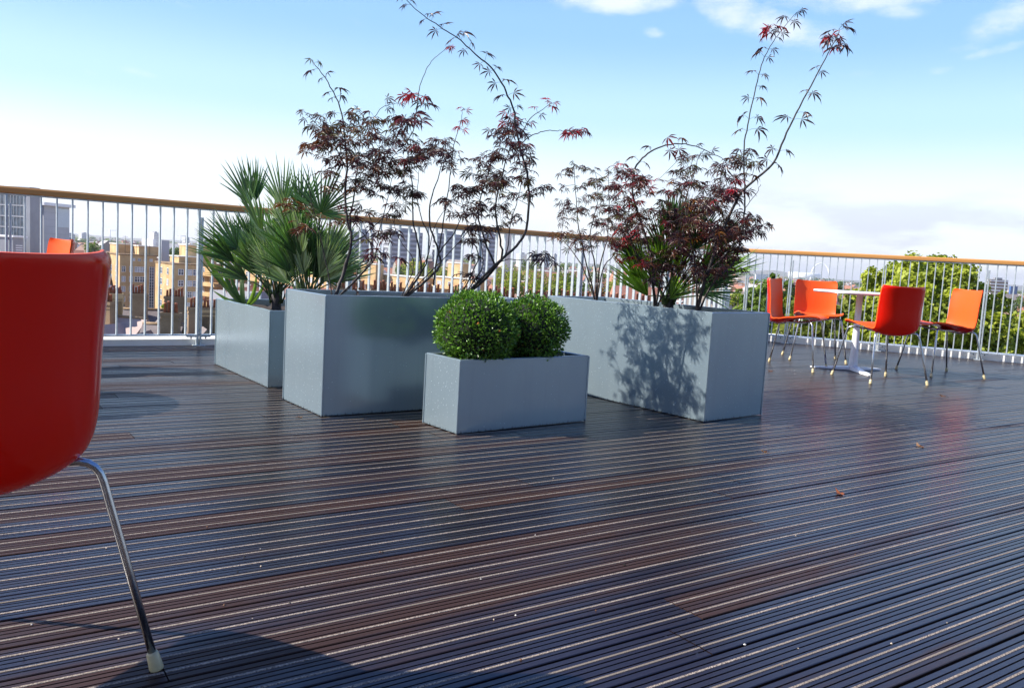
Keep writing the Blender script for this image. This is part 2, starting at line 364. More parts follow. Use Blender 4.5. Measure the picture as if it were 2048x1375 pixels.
def railing(label, a, d, n, s0, s1, posts, cut0, cut1, corner=False):
    t = thing('railing', label, 'railing', (a.x, a.y, 0), math.atan2(d.y, d.x))
    # local x along the run, y outwards
    hb = MB(); zt, zb, w = 1.10, 1.055, .034
    sec = [(-w, zb+.006), (-w, zt-.012), (-w+.010, zt), (w-.010, zt), (w, zt-.012), (w, zb+.006), (w-.005, zb), (-w+.005, zb)]
    xs = [s0 + (s1-s0)*i/24 for i in range(25)]
    vs = []
    for i, x in enumerate(xs):
        for y, z in sec:
            xx = x + (cut0*y if i == 0 else 0) + (cut1*y if i == 24 else 0); vs.append((xx, y, z))
    fs = [(i*8+k, i*8+(k+1) % 8, i*8+8+(k+1) % 8, i*8+8+k) for i in range(24) for k in range(8)]
    hb.add(vs, [f[::-1] for f in fs] + [tuple(range(8)), tuple(range(24*8+7, 24*8-1, -1))])
    hb.build('handrail', MAT['rail'], t)
    br = MB(); br.bbox(((s0+s1)/2, 0, .083), (s1-s0-.05, .042, .012), .002); br.build('bottom_rail', MAT['steel'], t)
    fl = MB(); fl.bbox(((s0+s1)/2, 0, 1.0485), (s1-s0-.05, .040, .009), .002); fl.build('top_flat', MAT['steel'], t)
    pm = MB()
    pm.bbox((-.0115, 0, .5225), (.013, .056, 1.043), .002); pm.bbox((.0115, 0, .494), (.013, .056, .986), .002)
    pm.box((0, 0, .12), (.010, .03, .02)); pm.box((0, 0, .75), (.010, .03, .02))
    pm.bbox((0, .004, .004), (.09, .09, .008), .002)
    for sx in (-.055, .055):
        pm.box((sx, 0, .0715), (.07, .03, .008)); pm.lathe([(.006, 0), (.006, .012)], 8, (sx, -.006, .055), 1); 
    pme = pm.mesh('post', [MAT['steel'], MAT['dark_steel']])
    for p in posts: obj('post', pme, t, (p, 0, 0))
    bm = MB(); bm.bbox((0, 0, .566), (.009, .036, .954), .0016); bme = bm.mesh('baluster', [MAT['steel']])
    allp = sorted(posts)
    xs = []
    for p, q in zip(allp[:-1], allp[1:]):
        k = max(1, round((q-p)/.0945 if q-p > 1.15 else (q-p)/.085))
        xs += [p+(q-p)*i/k for i in range(1, k)]
    for x in xs:
        if s0+.03 < x < s1-.02: obj('baluster', bme, t, (x, 0, 0))
    return t
LL = (K-L0).length
t = railing('grey steel railing behind the planters with timber handrail in shade', L0, dl, nl, -3.9, LL, [-3.79, -2.53, -1.265, 0, 1.24, 2.551, 3.804, 5.06, 6.05], 0, -math.tan((math.atan2(dl.y, dl.x)-math.atan2(dr.y, dr.x))/2))
cp = MB(); cp.bbox((6.05, -.02, .30), (.075, .075, .60), .003); cp.build('post', MAT['steel'], t)
railing('grey steel railing behind the table and four chairs with sunlit timber handrail', K, dr, nr, 0, 7.2, [.02, .521, 1.531, 2.561, 3.6, 4.64, 5.68, 6.7], math.tan((math.atan2(dl.y, dl.x)-math.atan2(dr.y, dr.x))/2), 0)

# ------------------------------------------------------------------ planters
def planter(label, c, yaw, l, w, h, seed, drops):
    t = thing('planter', label, 'planter', (c[0], c[1], 0), yaw, 'grey metal planters')
    th = .022; mb = MB(); b = .003
    # four mitred sides with a folded rim
    rings = [((0, 0), .004), ((0, 0), h-b), ((b, b), h), ((th-b, th-b), h), ((th, th), h-b), ((th, th), h-.16)]
    vs = []
    for (i, _), z in rings: vs += [(i, i, z), (l-i, i, z), (l-i, w-i, z), (i, w-i, z)]
    fs = [(k*4+i, k*4+(i+1) % 4, k*4+4+(i+1) % 4, k*4+4+i) for k in range(len(rings)-1) for i in range(4)]
    mb.add(vs, fs); mb.build('box_sides', MAT['planter'], t)
    # folded corner seams
    for x, y in ((0, 0), (l, 0), (0, w), (l, w)):
        sm = MB(); sm.bbox((x, y, h/2-.001), (.009, .009, h-.006), .002); sm.build('corner_seam', MAT['planter'], t)
    rng = random.Random(seed); so = MB(); nx, ny = max(6, int(l/.05)), max(5, int(w/.05)); zs = h-.045
    g = [(th+(l-2*th)*i/nx, th+(w-2*th)*j/ny, zs+rng.uniform(-.012, .014)) for j in range(ny+1) for i in range(nx+1)]
    so.add(g, [(j*(nx+1)+i, j*(nx+1)+i+1, (j+1)*(nx+1)+i+1, (j+1)*(nx+1)+i) for j in range(ny) for i in range(nx)], 0, True)
    so.build('soil', MAT['soil'], t)
    # rain drops clinging to the outer faces
    dm = MB()
    def drop(o, u, v, nrm, r):
        k = rng.uniform(1, 1.7); base = [o+u*(r*math.cos(a*math.pi/3))+v*(r*k*math.sin(a*math.pi/3)) for a in range(6)]
        mid = [o+nrm*r*.32+(p-o)*.62 for p in base]; top = o+nrm*r*.45
        dm.add(base+mid+[top], [(i, (i+1) % 6, 6+(i+1) % 6, 6+i) for i in range(6)]+[(6+i, 6+(i+1) % 6, 12) for i in range(6)], 0, True)
    Z = Vector((0, 0, 1))
    for _ in range(drops):
        q = rng.random()**.8; r = rng.choice((.0012, .0015, .0018, .0023))*rng.uniform(.7, 1.1)
        drop(Vector((-.0002, rng.uniform(.02, w-.02), .02+q*(h-.03))), Vector((0, 1, 0)), Z, Vector((-1, 0, 0)), r)
    for _ in range(int(drops*.15)):
        drop(Vector((rng.uniform(.02, l-.02), -.0002, .02+rng.random()*(h-.03))), Vector((-1, 0, 0)), Z, Vector((0, -1, 0)), rng.uniform(.0012, .002))
    if drops: tag(dm.build('raindrops', MAT['drop'], t), kind='stuff')
    return t
PA = (Vector((-1.365, 4.669)), math.radians(36.1), .60, 1.004, .440)
PB = (Vector((-.89, 3.936)), math.radians(36.3), 1.20, .50, .585)
PC = (Vector((1.041, 4.381)), math.radians(39.7), .52, 1.29, .586)
PD = (Vector((-.227, 3.713)), math.radians(38.66), .794, .281, .340)
planter('waist high grey metal planter of the fan palms, by the left end', *PA, 1, 420)
planter('large grey metal planter holding three thin red maples, behind the clipped bushes', *PB, 2, 420)
planter('long grey metal planter with leaf shadows on its side, nearest the table', *PC, 3, 1100)
planter('smallest and lowest grey planter, holding two clipped round bushes', *PD, 4, 140)
def inplanter(P, x, y, z=None):
    c, a, l, w, h = P; return Vector((c.x+x*math.cos(a)-y*math.sin(a), c.y+x*math.sin(a)+y*math.cos(a), h-.05 if z is None else z))

# ------------------------------------------------------------------ clipped box bushes
def box_bush(label, c, rx, rz, n, seed):
    rng = np.random.default_rng(seed); t = thing('clipped_bush', label, 'bush', tuple(c), 0, 'clipped round box bushes')
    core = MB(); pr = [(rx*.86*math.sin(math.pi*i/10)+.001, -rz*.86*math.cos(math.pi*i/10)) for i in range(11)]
    core.lathe(pr, 20, (0, 0, 0)); core.build('shade_core', MAT['boxcore'], t)  # near-black core: shade between the leaves painted as colour
    st = MB(); st.tube([(0, 0, -rz-.02), (.005, 0, 0)], .012, 6); st.build('stem', MAT['bark'], t)
    d = rng.normal(size=(n, 3)); d /= np.linalg.norm(d, axis=1)[:, None]
    bump = 1 + .075*np.sin(d[:, 0]*7+seed)*np.cos(d[:, 1]*6) + .04*np.sin(d[:, 2]*9+2*d[:, 0])
    rad = (rng.uniform(.84, 1.04, n)*bump)
    rad += (rng.random(n) < .05)*rng.uniform(0, .11, n)
    P = d*np.array([rx, rx, rz])*rad[:, None]
    out = d + rng.normal(size=(n, 3))*.55 + np.array([0, 0, .35]); out /= np.linalg.norm(out, axis=1)[:, None]
    side = np.cross(out, rng.normal(size=(n, 3))); side /= np.linalg.norm(side, axis=1)[:, None]
    nm = np.cross(side, out)
    ln = rng.uniform(.011, .019, n)[:, None]; wd = ln*rng.uniform(.40, .55, n)[:, None]
    V = np.stack([P, P+out*ln*.35+side*wd*.5+nm*ln*.08, P+out*ln*.75+side*wd*.42+nm*ln*.08, P+out*ln,
                  P+out*ln*.75-side*wd*.42+nm*ln*.08, P+out*ln*.35-side*wd*.5+nm*ln*.08], 1)
    a = np.array([.040, .095, .010]); b = np.array([.20, .38, .050]); k = rng.random(n)[:, None]**1.5
    C = a*(1-k)+b*k; odd = rng.random(n) < .006; C[odd] = np.array([.30, .12, .03])
    i = np.arange(n)[:, None]*6
    Fq = np.concatenate([i+np.array([[0, 1, 2, 3]]), i+np.array([[0, 3, 4, 5]])], 0)
    np_obj('foliage', V.reshape(-1, 3), Fq, np.repeat(C, 6, 0), MAT['box'], t); return t
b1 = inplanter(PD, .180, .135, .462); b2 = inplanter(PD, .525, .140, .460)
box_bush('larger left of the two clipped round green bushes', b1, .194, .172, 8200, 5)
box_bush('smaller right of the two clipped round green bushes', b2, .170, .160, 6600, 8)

# ------------------------------------------------------------------ japanese maples
RED, PURP, BRON, ORNG, GREN = (.38, .016, .024), (.058, .020, .026), (.11, .045, .022), (.17, .070, .012), (.085, .08, .02)
class Maple:
    def __init__(s, label, base, Y, seed):
        s.t = thing('japanese_maple', label, 'maple', tuple(base), 0, 'thin red japanese maples'); s.base = base; s.Y = Y
        s.r = random.Random(seed); s.wood = MB(); s.lv = MB(); s.nodes = []
    def branch(s, px, r0, r1, y0=None, y1=None, start=True, leaves=0, lsize=.07, cols=(PURP,), lfrom=.35, droop=.8):
        """stem through traced points; depth eases from y0 to y1"""
        y0 = s.Y if y0 is None else y0; y1 = y0 if y1 is None else y1
        n = len(px); pts = [at(p[0], p[1], y0+(y1-y0)*i/(n-1)) for i, p in enumerate(px)]
        if start: pts[0] = s.base.copy()
        q = []
        for i in range(n-1):
            p0, p1, p2, p3 = pts[max(i-1, 0)], pts[i], pts[i+1], pts[min(i+2, n-1)]
            for k in range(5):
                u = k/5; q.append(.5*((2*p1)+(p2-p0)*u+(2*p0-5*p1+4*p2-p3)*u*u+(3*p1-p0-3*p2+p3)*u**3))
        q.append(pts[-1]); m = len(q)
        q = [p+Vector((s.r.gauss(0, .0015), s.r.gauss(0, .003), s.r.gauss(0, .0015))) for p in q]
        s.wood.tube([p-s.base for p in q], [r0+(r1-r0)*i/(m-1) for i in range(m)], 6)
        s.nodes += [(p, r0+(r1-r0)*i/(m-1)) for i, p in enumerate(q) if i > m*.18]
        if leaves:
            for k in range(leaves):
                f = min(.99, lfrom+(1-lfrom)*(k+.5+s.r.uniform(-.4, .4))/leaves); i = min(m-2, int(f*(m-1))); p = q[i]; d = (q[i+1]-q[i]).normalized()
                for sg in (-1, 1):
                    if s.r.random() < .9:
                        side = d.cross(Vector((0, 1, 0))).normalized()*sg + Vector((0, s.r.uniform(-.7, .7), 0)) + d*.35
                        s.leaf(p, side, lsize*s.r.uniform(.70, 1.35)*(1.15-.25*f), s.r.choice(cols), droop)
            s.leaf(q[-1], q[-1]-q[-2], lsize*.8, s.r.choice(cols), droop); s.leaf(q[-1], Vector((s.r.uniform(-1, 1), s.r.uniform(-1, 1), .2)), lsize*.7, s.r.choice(cols), droop)
        return q
    def leaf(s, p, d, size, col, droop=.8):
        r = s.r; d = Vector(d); d.z *= .6; d = d.normalized() if d.length > 1e-6 else Vector((1, 0, 0))
        pet = size*r.uniform(.35, .6)
        h = p + d*pet + Vector((0, 0, .12*pet))
        s.wood.tube([p-s.base, p+d*pet*.5+Vector((0, 0, .16*pet))-s.base, h-s.base], .0009, 3, cap=False)
        f = Vector((d.x, d.y, d.z*.4-.25-r.uniform(0, .55)*droop)).normalized()
        upv = Vector((r.gauss(0, .62), r.gauss(0, .62), 1)); up = (upv-f*upv.dot(f)).normalized(); sd_ = f.cross(up)
        k = r.uniform(.7, 1.25); col = tuple(min(.9, c*k) for c in col)
        vs, fs = [], []
        lobes = ((0, 1), (38, .9), (-38, .9), (76, .66), (-76, .66)) + (((118, .36), (-118, .36)) if r.random() < .75 else ())
        for a, ln in lobes:
            a = math.radians(a+r.uniform(-7, 7)); ln = ln*size*r.uniform(.85, 1.08)
            u = f*math.cos(a)+sd_*math.sin(a); v = u.cross(up); w = ln*.078; dz = -droop*ln*.35*r.uniform(.4, 1.3)
            b = len(vs); fold = up*ln*.05
            vs += [h-s.base, h+u*ln*.42+v*w+fold-s.base, h+u*ln*.42+up*dz*.18-s.base, h+u*ln*.42-v*w+fold-s.base,
                   h+u*ln*.75+v*w*.62+up*dz*.5+fold*.7-s.base, h+u*ln*.75+up*dz*.55-s.base, h+u*ln*.75-v*w*.62+up*dz*.5+fold*.7-s.base, h+u*ln*.97+up*dz*1.25-s.base]
            fs += [(b, b+1, b+2), (b, b+2, b+3), (b+1, b+4, b+5, b+2), (b+2, b+5, b+6, b+3), (b+4, b+7, b+5), (b+5, b+7, b+6)]
        s.lv.add(vs, fs, 0, False, col)
    def cluster(s, cx, cy, rx, ry, n, size=.06, cols=(PURP, BRON), dep=.16, per=4, droop=.8):
        if n > 4: n = int(n*1.18); size *= .90; rx *= 1.12; ry *= 1.12
        """twigs from the nearest stem to points spread through a clump, leaves along them"""
        for _ in range(n):
            a, q = s.r.uniform(0, 2*math.pi), s.r.random()**.5
            tgt = at(cx+rx*q*math.cos(a), cy+ry*q*math.sin(a), s.Y+s.r.gauss(0, dep))
            nd = min(s.nodes, key=lambda k: (k[0]-tgt).length + .35*max(0, k[0].z-tgt.z) + s.r.uniform(0, .05))
            p0, r0 = nd; L = (tgt-p0).length
            if L > .34: p0 = tgt + (p0-tgt)*.34/L if s.r.random() < .0 else p0
            midp = p0.lerp(tgt, .55)+Vector((0, 0, .08*L))
            pts = [p0.lerp(midp, u*2) if u < .5 else midp.lerp(tgt, u*2-1) for u in (0, .25, .5, .75, 1)]
            s.wood.tube([p-s.base for p in pts], [min(r0*.7, .0022), .0018, .0015, .0012, .0009], 4, cap=False)
            for p in pts[2:4]: s.nodes.append((p, .0015))
            for k in range(per):
                u = 1-.75*k/per*s.r.uniform(.6, 1)*min(1, .25/max(L, .05)); p = p0.lerp(midp, u*2) if u < .5 else midp.lerp(tgt, u*2-1)
                s.leaf(p, Vector((s.r.uniform(-1, 1), s.r.uniform(-1, 1), s.r.uniform(-.2, .5))), size*s.r.uniform(.7, 1.15), s.r.choice(cols), droop)
    def done(s):
        s.wood.build('stem', MAT['bark'], s.t); s.lv.build('foliage', MAT['maple'], s.t); return s.t

MIX = (PURP, PURP, BRON, BRON, GREN, PURP, ORNG, (.16, .02, .024)); DRK = (PURP, PURP, PURP, BRON, GREN)
m = Maple('maple at the left end of the large planter, orange leaves before the fan palm', inplanter(PB, .16, .27), 4.35, 11)
m.branch([(683, 590), (688, 540), (703, 483), (694, 440), (690, 390), (694, 330), (690, 280), (680, 215), (655, 165), (628, 126)], .010, .0018, 4.30, 4.35, True, 9, .062, (PURP, PURP, GREN), .55, 1.1)
m.branch([(683, 590), (689, 540), (703, 483), (699, 440), (710, 380), (716, 320), (722, 260)], .0085, .002, 4.30, 4.45)
m.branch([(703, 483), (722, 476), (745, 455), (775, 425), (800, 395)], .004, .0015, 4.33, 4.5, False)
m.branch([(697, 588), (728, 540), (746, 502), (722, 462), (704, 437), (685, 420)], .004, .0015, 4.32, 4.2, True)
m.branch([(703, 588), (739, 531), (753, 498), (758, 460), (775, 400), (785, 350)], .005, .0015, 4.32, 4.4, True)
m.branch([(680, 590), (655, 540), (640, 470), (622, 400), (615, 330)], .004, .0014, 4.3, 4.15, True)
m.branch([(690, 330), (660, 275), (635, 250), (612, 228)], .003, .0012, 4.33, 4.25, False, 4, .055, (PURP, GREN, BRON), .4)
m.branch([(722, 260), (745, 240), (765, 215), (790, 208)], .0025, .0012, 4.45, 4.5, False, 3, .055, (PURP, BRON), .3)
for c in ((700, 285, 85, 50, 30, MIX), (655, 265, 45, 35, 11, (PURP, ORNG, BRON, GREN)), (640, 292, 40, 28, 10, (ORNG, ORNG, BRON)), (700, 345, 62, 40, 19, MIX), (755, 320, 45, 45, 13, DRK),
          (770, 250, 28, 22, 6, DRK), (765, 400, 42, 40, 8, DRK), (742, 465, 36, 28, 4, DRK), (715, 245, 40, 20, 8, (GREN, ORNG, PURP)), (705, 400, 30, 40, 7, MIX)):
    m.cluster(*c[:5], .058, c[5])
m.cluster(595, 425, 34, 24, 5, .05, (ORNG, BRON, GREN), .1); m.cluster(625, 455, 30, 22, 4, .055, (ORNG, BRON), .1); m.cluster(575, 405, 16, 12, 3, .05, (ORNG,), .08)
m.cluster(762, 515, 28, 18, 3, .075, ((.16, .05, .06), PURP), .1)
m.done()
m = Maple('maple in the middle of the large planter with one bare curved shoot tipped red', inplanter(PB, .52, .25), 4.45, 12)
m.branch([(842, 590), (838, 550), (838, 500), (826, 440), (824, 370), (815, 310), (808, 270)], .007, .0016, 4.42, 4.4, True)
m.branch([(842, 590), (846, 540), (858, 480), (845, 440), (835, 400), (838, 340)], .005, .0015, 4.42, 4.55, True)
m.branch([(862, 588), (874, 540), (876, 500), (860, 450), (862, 400), (878, 350), (885, 310)], .0075, .0016, 4.43, 4.5, True)
m.branch([(850, 590), (852, 520), (870, 450), (905, 400)], .0035, .0013, 4.42, 4.5, True)
m.branch([(840, 590), (828, 530), (800, 480), (785, 440)], .003, .0013, 4.42, 4.4, True)
m.branch([(866, 588), (885, 520), (930, 470), (960, 430)], .0035, .0013, 4.42, 4.5, True)
m.branch([(868, 570), (876, 512), (905, 470), (925, 430), (935, 390)], .005, .0015, 4.43, 4.4, False)
m.branch([(876, 510), (885, 460), (893, 400), (902, 340), (908, 290), (920, 250), (924, 222)], .004, .0011, 4.43, 4.35, False)
m.branch([(808, 290), (826, 262), (834, 215), (838, 180), (852, 140), (870, 115), (890, 99)], .003, .0012, 4.4, 4.3, False)
for c in ((800, 310, 42, 40, 14, DRK), (868, 318, 48, 28, 14, (PURP, BRON, PURP)), (812, 362, 36, 42, 12, DRK), (888, 300, 36, 24, 9, (PURP, BRON)), (830, 300, 30, 25, 7, MIX), (780, 360, 25, 30, 5, DRK), (812, 410, 30, 40, 5, DRK)):
    m.cluster(*c[:5], .056, c[5])
m.cluster(812, 240, 26, 16, 4, .085, (PURP, (.10, .012, .02)), .06); m.cluster(832, 192, 15, 10, 3, .075, (RED, RED, PURP), .05, 3); m.cluster(846, 212, 12, 8, 2, .06, (PURP,), .05, 2)
m.cluster(921, 250, 7, 12, 2, .045, (RED,), .04, 3); m.cluster(925, 222, 6, 5, 1, .035, (RED,), .03, 3); m.cluster(893, 98, 6, 4, 2, .035, (RED,), .03, 3, 1.1)
m.cluster(770, 470, 30, 18, 3, .07, (PURP, (.12, .05, .06)), .1)
m.done()
m = Maple('maple at the right end of the large planter with the tallest arching stem', inplanter(PB, .86, .22), 4.5, 13)
m.branch([(978, 588), (991, 530), (1039, 484), (1054, 449), (1058, 384), (1052, 340), (1034, 270), (1026, 218), (1008, 175), (982, 135), (951, 109), (921, 81), (886, 57), (847, 31), (812, 0)], .0075, .0016, 4.45, 4.25, True, 12, .066, (PURP, PURP, DRK[3]), .5, .7)
m.branch([(978, 588), (985, 540), (972, 490), (958, 440), (960, 400), (975, 350), (985, 310)], .007, .0016, 4.45, 4.6, True)
m.branch([(980, 575), (996, 530), (1000, 480), (990, 420), (1002, 360), (1018, 300), (1030, 260)], .007, .0016, 4.45, 4.5, True)
m.branch([(975, 570), (955, 520), (938, 470), (930, 430), (922, 390)], .004, .0014, 4.45, 4.35, True)
m.branch([(982, 588), (1004, 520), (1020, 450), (1035, 400), (1045, 350)], .004, .0014, 4.45, 4.5, True)
m.branch([(972, 588), (962, 540), (960, 480), (945, 420)], .0035, .0013, 4.45, 4.55, True)
m.branch([(985, 540), (1010, 520), (1060, 520), (1110, 522)], .003, .0012, 4.45, 4.4, False)
m.branch([(1030, 300), (1055, 245), (1080, 222), (1105, 206)], .003, .0012, 4.45, 4.4, False, 3, .05, (RED, (.14, .01, .02)), .3)
m.branch([(1040, 290), (1065, 270), (1090, 262), (1115, 262), (1140, 262), (1165, 268)], .003, .0012, 4.45, 4.4, False)
for c in ((1015, 300, 46, 40, 20, (PURP, PURP, BRON)), (1040, 262, 26, 30, 9, (PURP, (.12, .01, .02))), (972, 345, 48, 42, 17, DRK), (930, 405, 48, 34, 19, (BRON, BRON, PURP)), (1000, 400, 46, 46, 17, MIX), (1072, 368, 26, 26, 7, DRK),
          (950, 470, 46, 26, 9, (PURP, BRON)), (985, 445, 36, 36, 9, DRK), (940, 540, 24, 30, 5, DRK), (1010, 240, 20, 14, 4, (RED, PURP)), (1050, 330, 22, 30, 5, DRK)):
    m.cluster(*c[:5], .058, c[5])
m.cluster(1140, 268, 26, 5, 6, .055, (RED, (.17, .012, .025)), .05, 3, 1.2); m.cluster(1095, 515, 22, 12, 4, .06, ((.09, .05, .055), PURP), .06)
m.done()
m = Maple('thin bronze leaved maple at the left end of the long planter', inplanter(PC, .27, 1.12), 5.35, 14)
for k, px in enumerate(([(1176, 600), (1176, 540), (1160, 470), (1152, 400), (1148, 330)], [(1186, 600), (1190, 530), (1180, 470), (1196, 400), (1190, 345)], [(1192, 600), (1200, 530), (1215, 470), (1218, 400), (1216, 345)], [(1198, 600), (1205, 540), (1232, 500), (1245, 440)], [(1180, 600), (1168, 540), (1135, 490), (1105, 470)])):
    m.branch(px, .0055, .0014, 5.33, 5.2+.1*k, True, 2, .045, (PURP, GREN), .6)
for c in ((1150, 395, 34, 60, 18, DRK), (1215, 380, 36, 55, 18, (PURP, BRON, GREN)), (1172, 465, 50, 40, 15, (BRON, PURP, GREN)), (1150, 345, 18, 16, 4, DRK), (1235, 440, 38, 45, 16, MIX), (1130, 480, 34, 18, 4, (BRON, ORNG))):
    m.cluster(*c[:5], .052, c[5], .18)
m.done()
m = Maple('dense dark red maple in the middle of the long planter, one branch arching over', inplanter(PC, .24, .60), 4.95, 15)
m.branch([(1312, 612), (1306, 540), (1290, 470), (1268, 400), (1267, 344), (1290, 312), (1323, 293), (1355, 288), (1392, 293), (1434, 312), (1462, 326)], .008, .0015, 4.93, 4.8, True, 7, .065, (PURP, BRON, (.14, .015, .015)), .45)
m.branch([(1310, 612), (1300, 550), (1270, 500), (1250, 440), (1250, 380)], .006, .0015, 4.93, 4.8, True)
m.branch([(1316, 612), (1325, 540), (1350, 470), (1360, 400), (1374, 360), (1385, 320)], .007, .0015, 4.93, 5.0, True)
m.branch([(1318, 612), (1340, 560), (1370, 520), (1400, 470)], .005, .0015, 4.93, 4.8, True)
RD = (RED, PURP, (.13, .012, .018), BRON)
for c in ((1265, 365, 40, 42, 24, RD), (1255, 435, 44, 38, 21, (PURP, BRON, GREN, RED)), (1270, 500, 44, 34, 17, RD), (1330, 470, 55, 60, 40, (PURP, BRON, BRON, GREN)), (1370, 420, 46, 56, 34, MIX), (1380, 345, 36, 42, 14, DRK), (1330, 560, 36, 24, 6, (BRON, PURP)), (1310, 530, 44, 36, 14, (PURP, BRON))):
    m.cluster(*c[:5], .060, c[5], .17)
m.done()
m = Maple('dense dark red maple at the right end of the long planter with two tall shoots', inplanter(PC, .25, .30), 4.7, 16)
m.branch([(1392, 618), (1410, 560), (1444, 465), (1476, 395), (1495, 372), (1546, 326), (1574, 265), (1606, 200), (1644, 130), (1672, 77), (1680, 56)], .010, .0013, 4.7, 4.5, True, 9, .07, (PURP, PURP, BRON), .48, .9)
m.branch([(1396, 618), (1430, 560), (1470, 520), (1488, 433), (1489, 372), (1488, 302), (1495, 251), (1509, 186), (1523, 130), (1541, 93), (1560, 65), (1592, 26)], .006, .0012, 4.7, 4.6, True, 11, .066, (PURP, PURP, BRON), .45, .9)
m.branch([(1388, 618), (1392, 540), (1376, 460), (1372, 400), (1390, 340), (1402, 302)], .006, .0014, 4.7, 4.8, True)
m.branch([(1395, 618), (1402, 560), (1440, 520), (1490, 470), (1525, 455)], .005, .0013, 4.7, 4.6, True)
m.branch([(1488, 420), (1510, 390), (1522, 368)], .002, .0012, 4.62, 4.6, False)
for c in ((1400, 500, 62, 50, 40, (PURP, BRON, (.12, .02, .02))), (1440, 440, 50, 44, 30, MIX), (1440, 380, 42, 46, 20, DRK), (1470, 480, 40, 40, 20, (PURP, BRON)), (1505, 450, 26, 20, 9, DRK), (1430, 545, 55, 26, 13, (PURP, BRON)), (1400, 420, 40, 40, 18, MIX), (1500, 330, 30, 26, 9, (PURP, BRON, GREN))):
    m.cluster(*c[:5], .060, c[5], .16)
m.cluster(1462, 375, 14, 22, 7, .06, (RED, (.15, .012, .03)), .06); m.cluster(1545, 62, 20, 12, 3, .075, (RED, (.16, .01, .012)), .05, 3, 1.1); m.cluster(1668, 100, 18, 30, 4, .075, ((.12, .01, .025), RED, PURP), .05, 3, 1)
m.done()
# a dried stalk between the maples
t = thing('dried_plant', 'brown withered stalk with curled leaves in the large planter', 'plant', tuple(inplanter(PB, .30, .30)))
b0 = t.location.copy(); w = MB(); lv = MB(); rg = random.Random(4)
w.tube([Vector((0, 0, 0)), Vector((.004, 0, .09)), Vector((-.004, .003, .17))], .0025, 5)
for k in range(16):
    p = Vector((rg.gauss(0, .008), rg.gauss(0, .008), .03+.135*k/16)); d = Vector((rg.uniform(-1, 1), rg.uniform(-1, 1), rg.uniform(-.6, .4))).normalized(); sd_ = d.cross(Vector((0, 0, 1))).normalized(); ln = rg.uniform(.018, .03)
    lv.add([p, p+d*ln*.5+sd_*ln*.3, p+d*ln, p+d*ln*.5-sd_*ln*.3+Vector((0, 0, -.008))], [(0, 1, 2), (0, 2, 3)], 0, False, (.14*rg.uniform(.6, 1.3), .075*rg.uniform(.6, 1.3), .03))
w.build('stem', MAT['bark'], t); lv.build('foliage', MAT['dead'], t)

# ------------------------------------------------------------------ fan palms
class Palm:
    def __init__(s, label, base, seed):
        s.t = thing('fan_palm', label, 'palm', tuple(base), 0, 'fan palms'); s.base = base; s.r = random.Random(seed)
    def fan(s, hub, d, roll, spread, ln, nseg, col, cup=.22):
        """a fan leaf: stalk from the crown to hub, stiff narrow blades spread about direction d"""
        r = s.r; mb = MB(); st = MB(); c = s.base + Vector((r.uniform(-.04, .04), r.uniform(-.04, .04), .05)); d = Vector(d).normalized()
        side = d.cross(Vector((0, -1, .35))).normalized(); n = side.cross(d).normalized()
        side, n = side*math.cos(roll)+n*math.sin(roll), n*math.cos(roll)-side*math.sin(roll)
        mid = c.lerp(hub, .5) + Vector((0, 0, .06)) - d*.02
        P = [c*(1-u)**2+mid*2*u*(1-u)+hub*u*u for u in (0, .2, .4, .6, .8, 1)]
        st.tube([p-s.base for p in P], [.006, .0055, .005, .0045, .004, .0035], 5, c=(.07, .115, .04))
        o = hub-s.base
        for k in range(nseg):
            f = (k+.5)/nseg*2-1; a = math.radians(f*spread/2+r.uniform(-2, 2)); L = ln*(1-.25*f*f)*r.uniform(.88, 1.08)
            u = (d*math.cos(a)+side*math.sin(a)).normalized(); v = n.cross(u).normalized(); w = L*.0155+.0018
            q = r.uniform(.6, 1.5); cc = (col[0]*q, col[1]*q, col[2]*q*r.uniform(.8, 1.3)); bend = r.uniform(-.03, .12); tw = r.uniform(-.5, .5)
            v, nn = v*math.cos(tw)+n*math.sin(tw), n*math.cos(tw)-v*math.sin(tw)
            def pt(x, y, z): return o+u*x*L+v*y+nn*z+n*(cup*L*x*x*.5)+Vector((0, 0, -bend*L*x**3))
            vs = []
            for x, ww in ((.02, .30), (.22, .85), (.48, 1), (.72, .72), (.9, .34)):
                vs += [pt(x, w*ww, w*ww*.65), pt(x, 0, 0), pt(x, -w*ww, w*ww*.65)]
            vs.append(pt(1.03, 0, 0)); fs = []
            for i in range(4): fs += [(i*3, i*3+3, i*3+4, i*3+1), (i*3+1, i*3+4, i*3+5, i*3+2)]
            mb.add(vs, fs+[(12, 15, 13), (13, 15, 14)], 0, False, cc)
        st.build('leaf_stalk', MAT['palm'], s.t); mb.build('fan_leaf', MAT['palm'], s.t)
    def auto(s, n, reach, ln, a0, a1, cols, sy=.5, lean=0, low=.25):
        """leaves all round the crown, the older ones lower and further out"""
        r = s.r
        for k in range(n):
            f = (k+.5)/n; a = math.radians(a0+(a1-a0)*((f*1.618*3) % 1)+r.uniform(-8, 8)); y = r.uniform(-sy, sy); up = math.sin(a)
            d = Vector((math.cos(a), y, max(.40, up))).normalized(); L = reach*r.uniform(.50, 1.45)*(.6+.4*abs(up))
            L *= .8; hub = s.base + Vector((lean*L, 0, .03)) + d*L
            dd = (d+Vector((math.cos(a)*.25, r.uniform(-.35, .15), -.15+.2*up))).normalized()
            s.fan(hub, dd, r.uniform(-1.0, 1.0), r.uniform(50, 95), ln*r.uniform(.9, 1.2), r.randint(19, 28), r.choice(cols))
    def trunk(s, h, r):
        t = MB(); t.lathe([(r*1.1, -.03), (r, .02), (r*.9, h*.5), (r*1.05, h), (r*.4, h+.03)], 12); t.build('trunk', MAT['bark'], s.t)
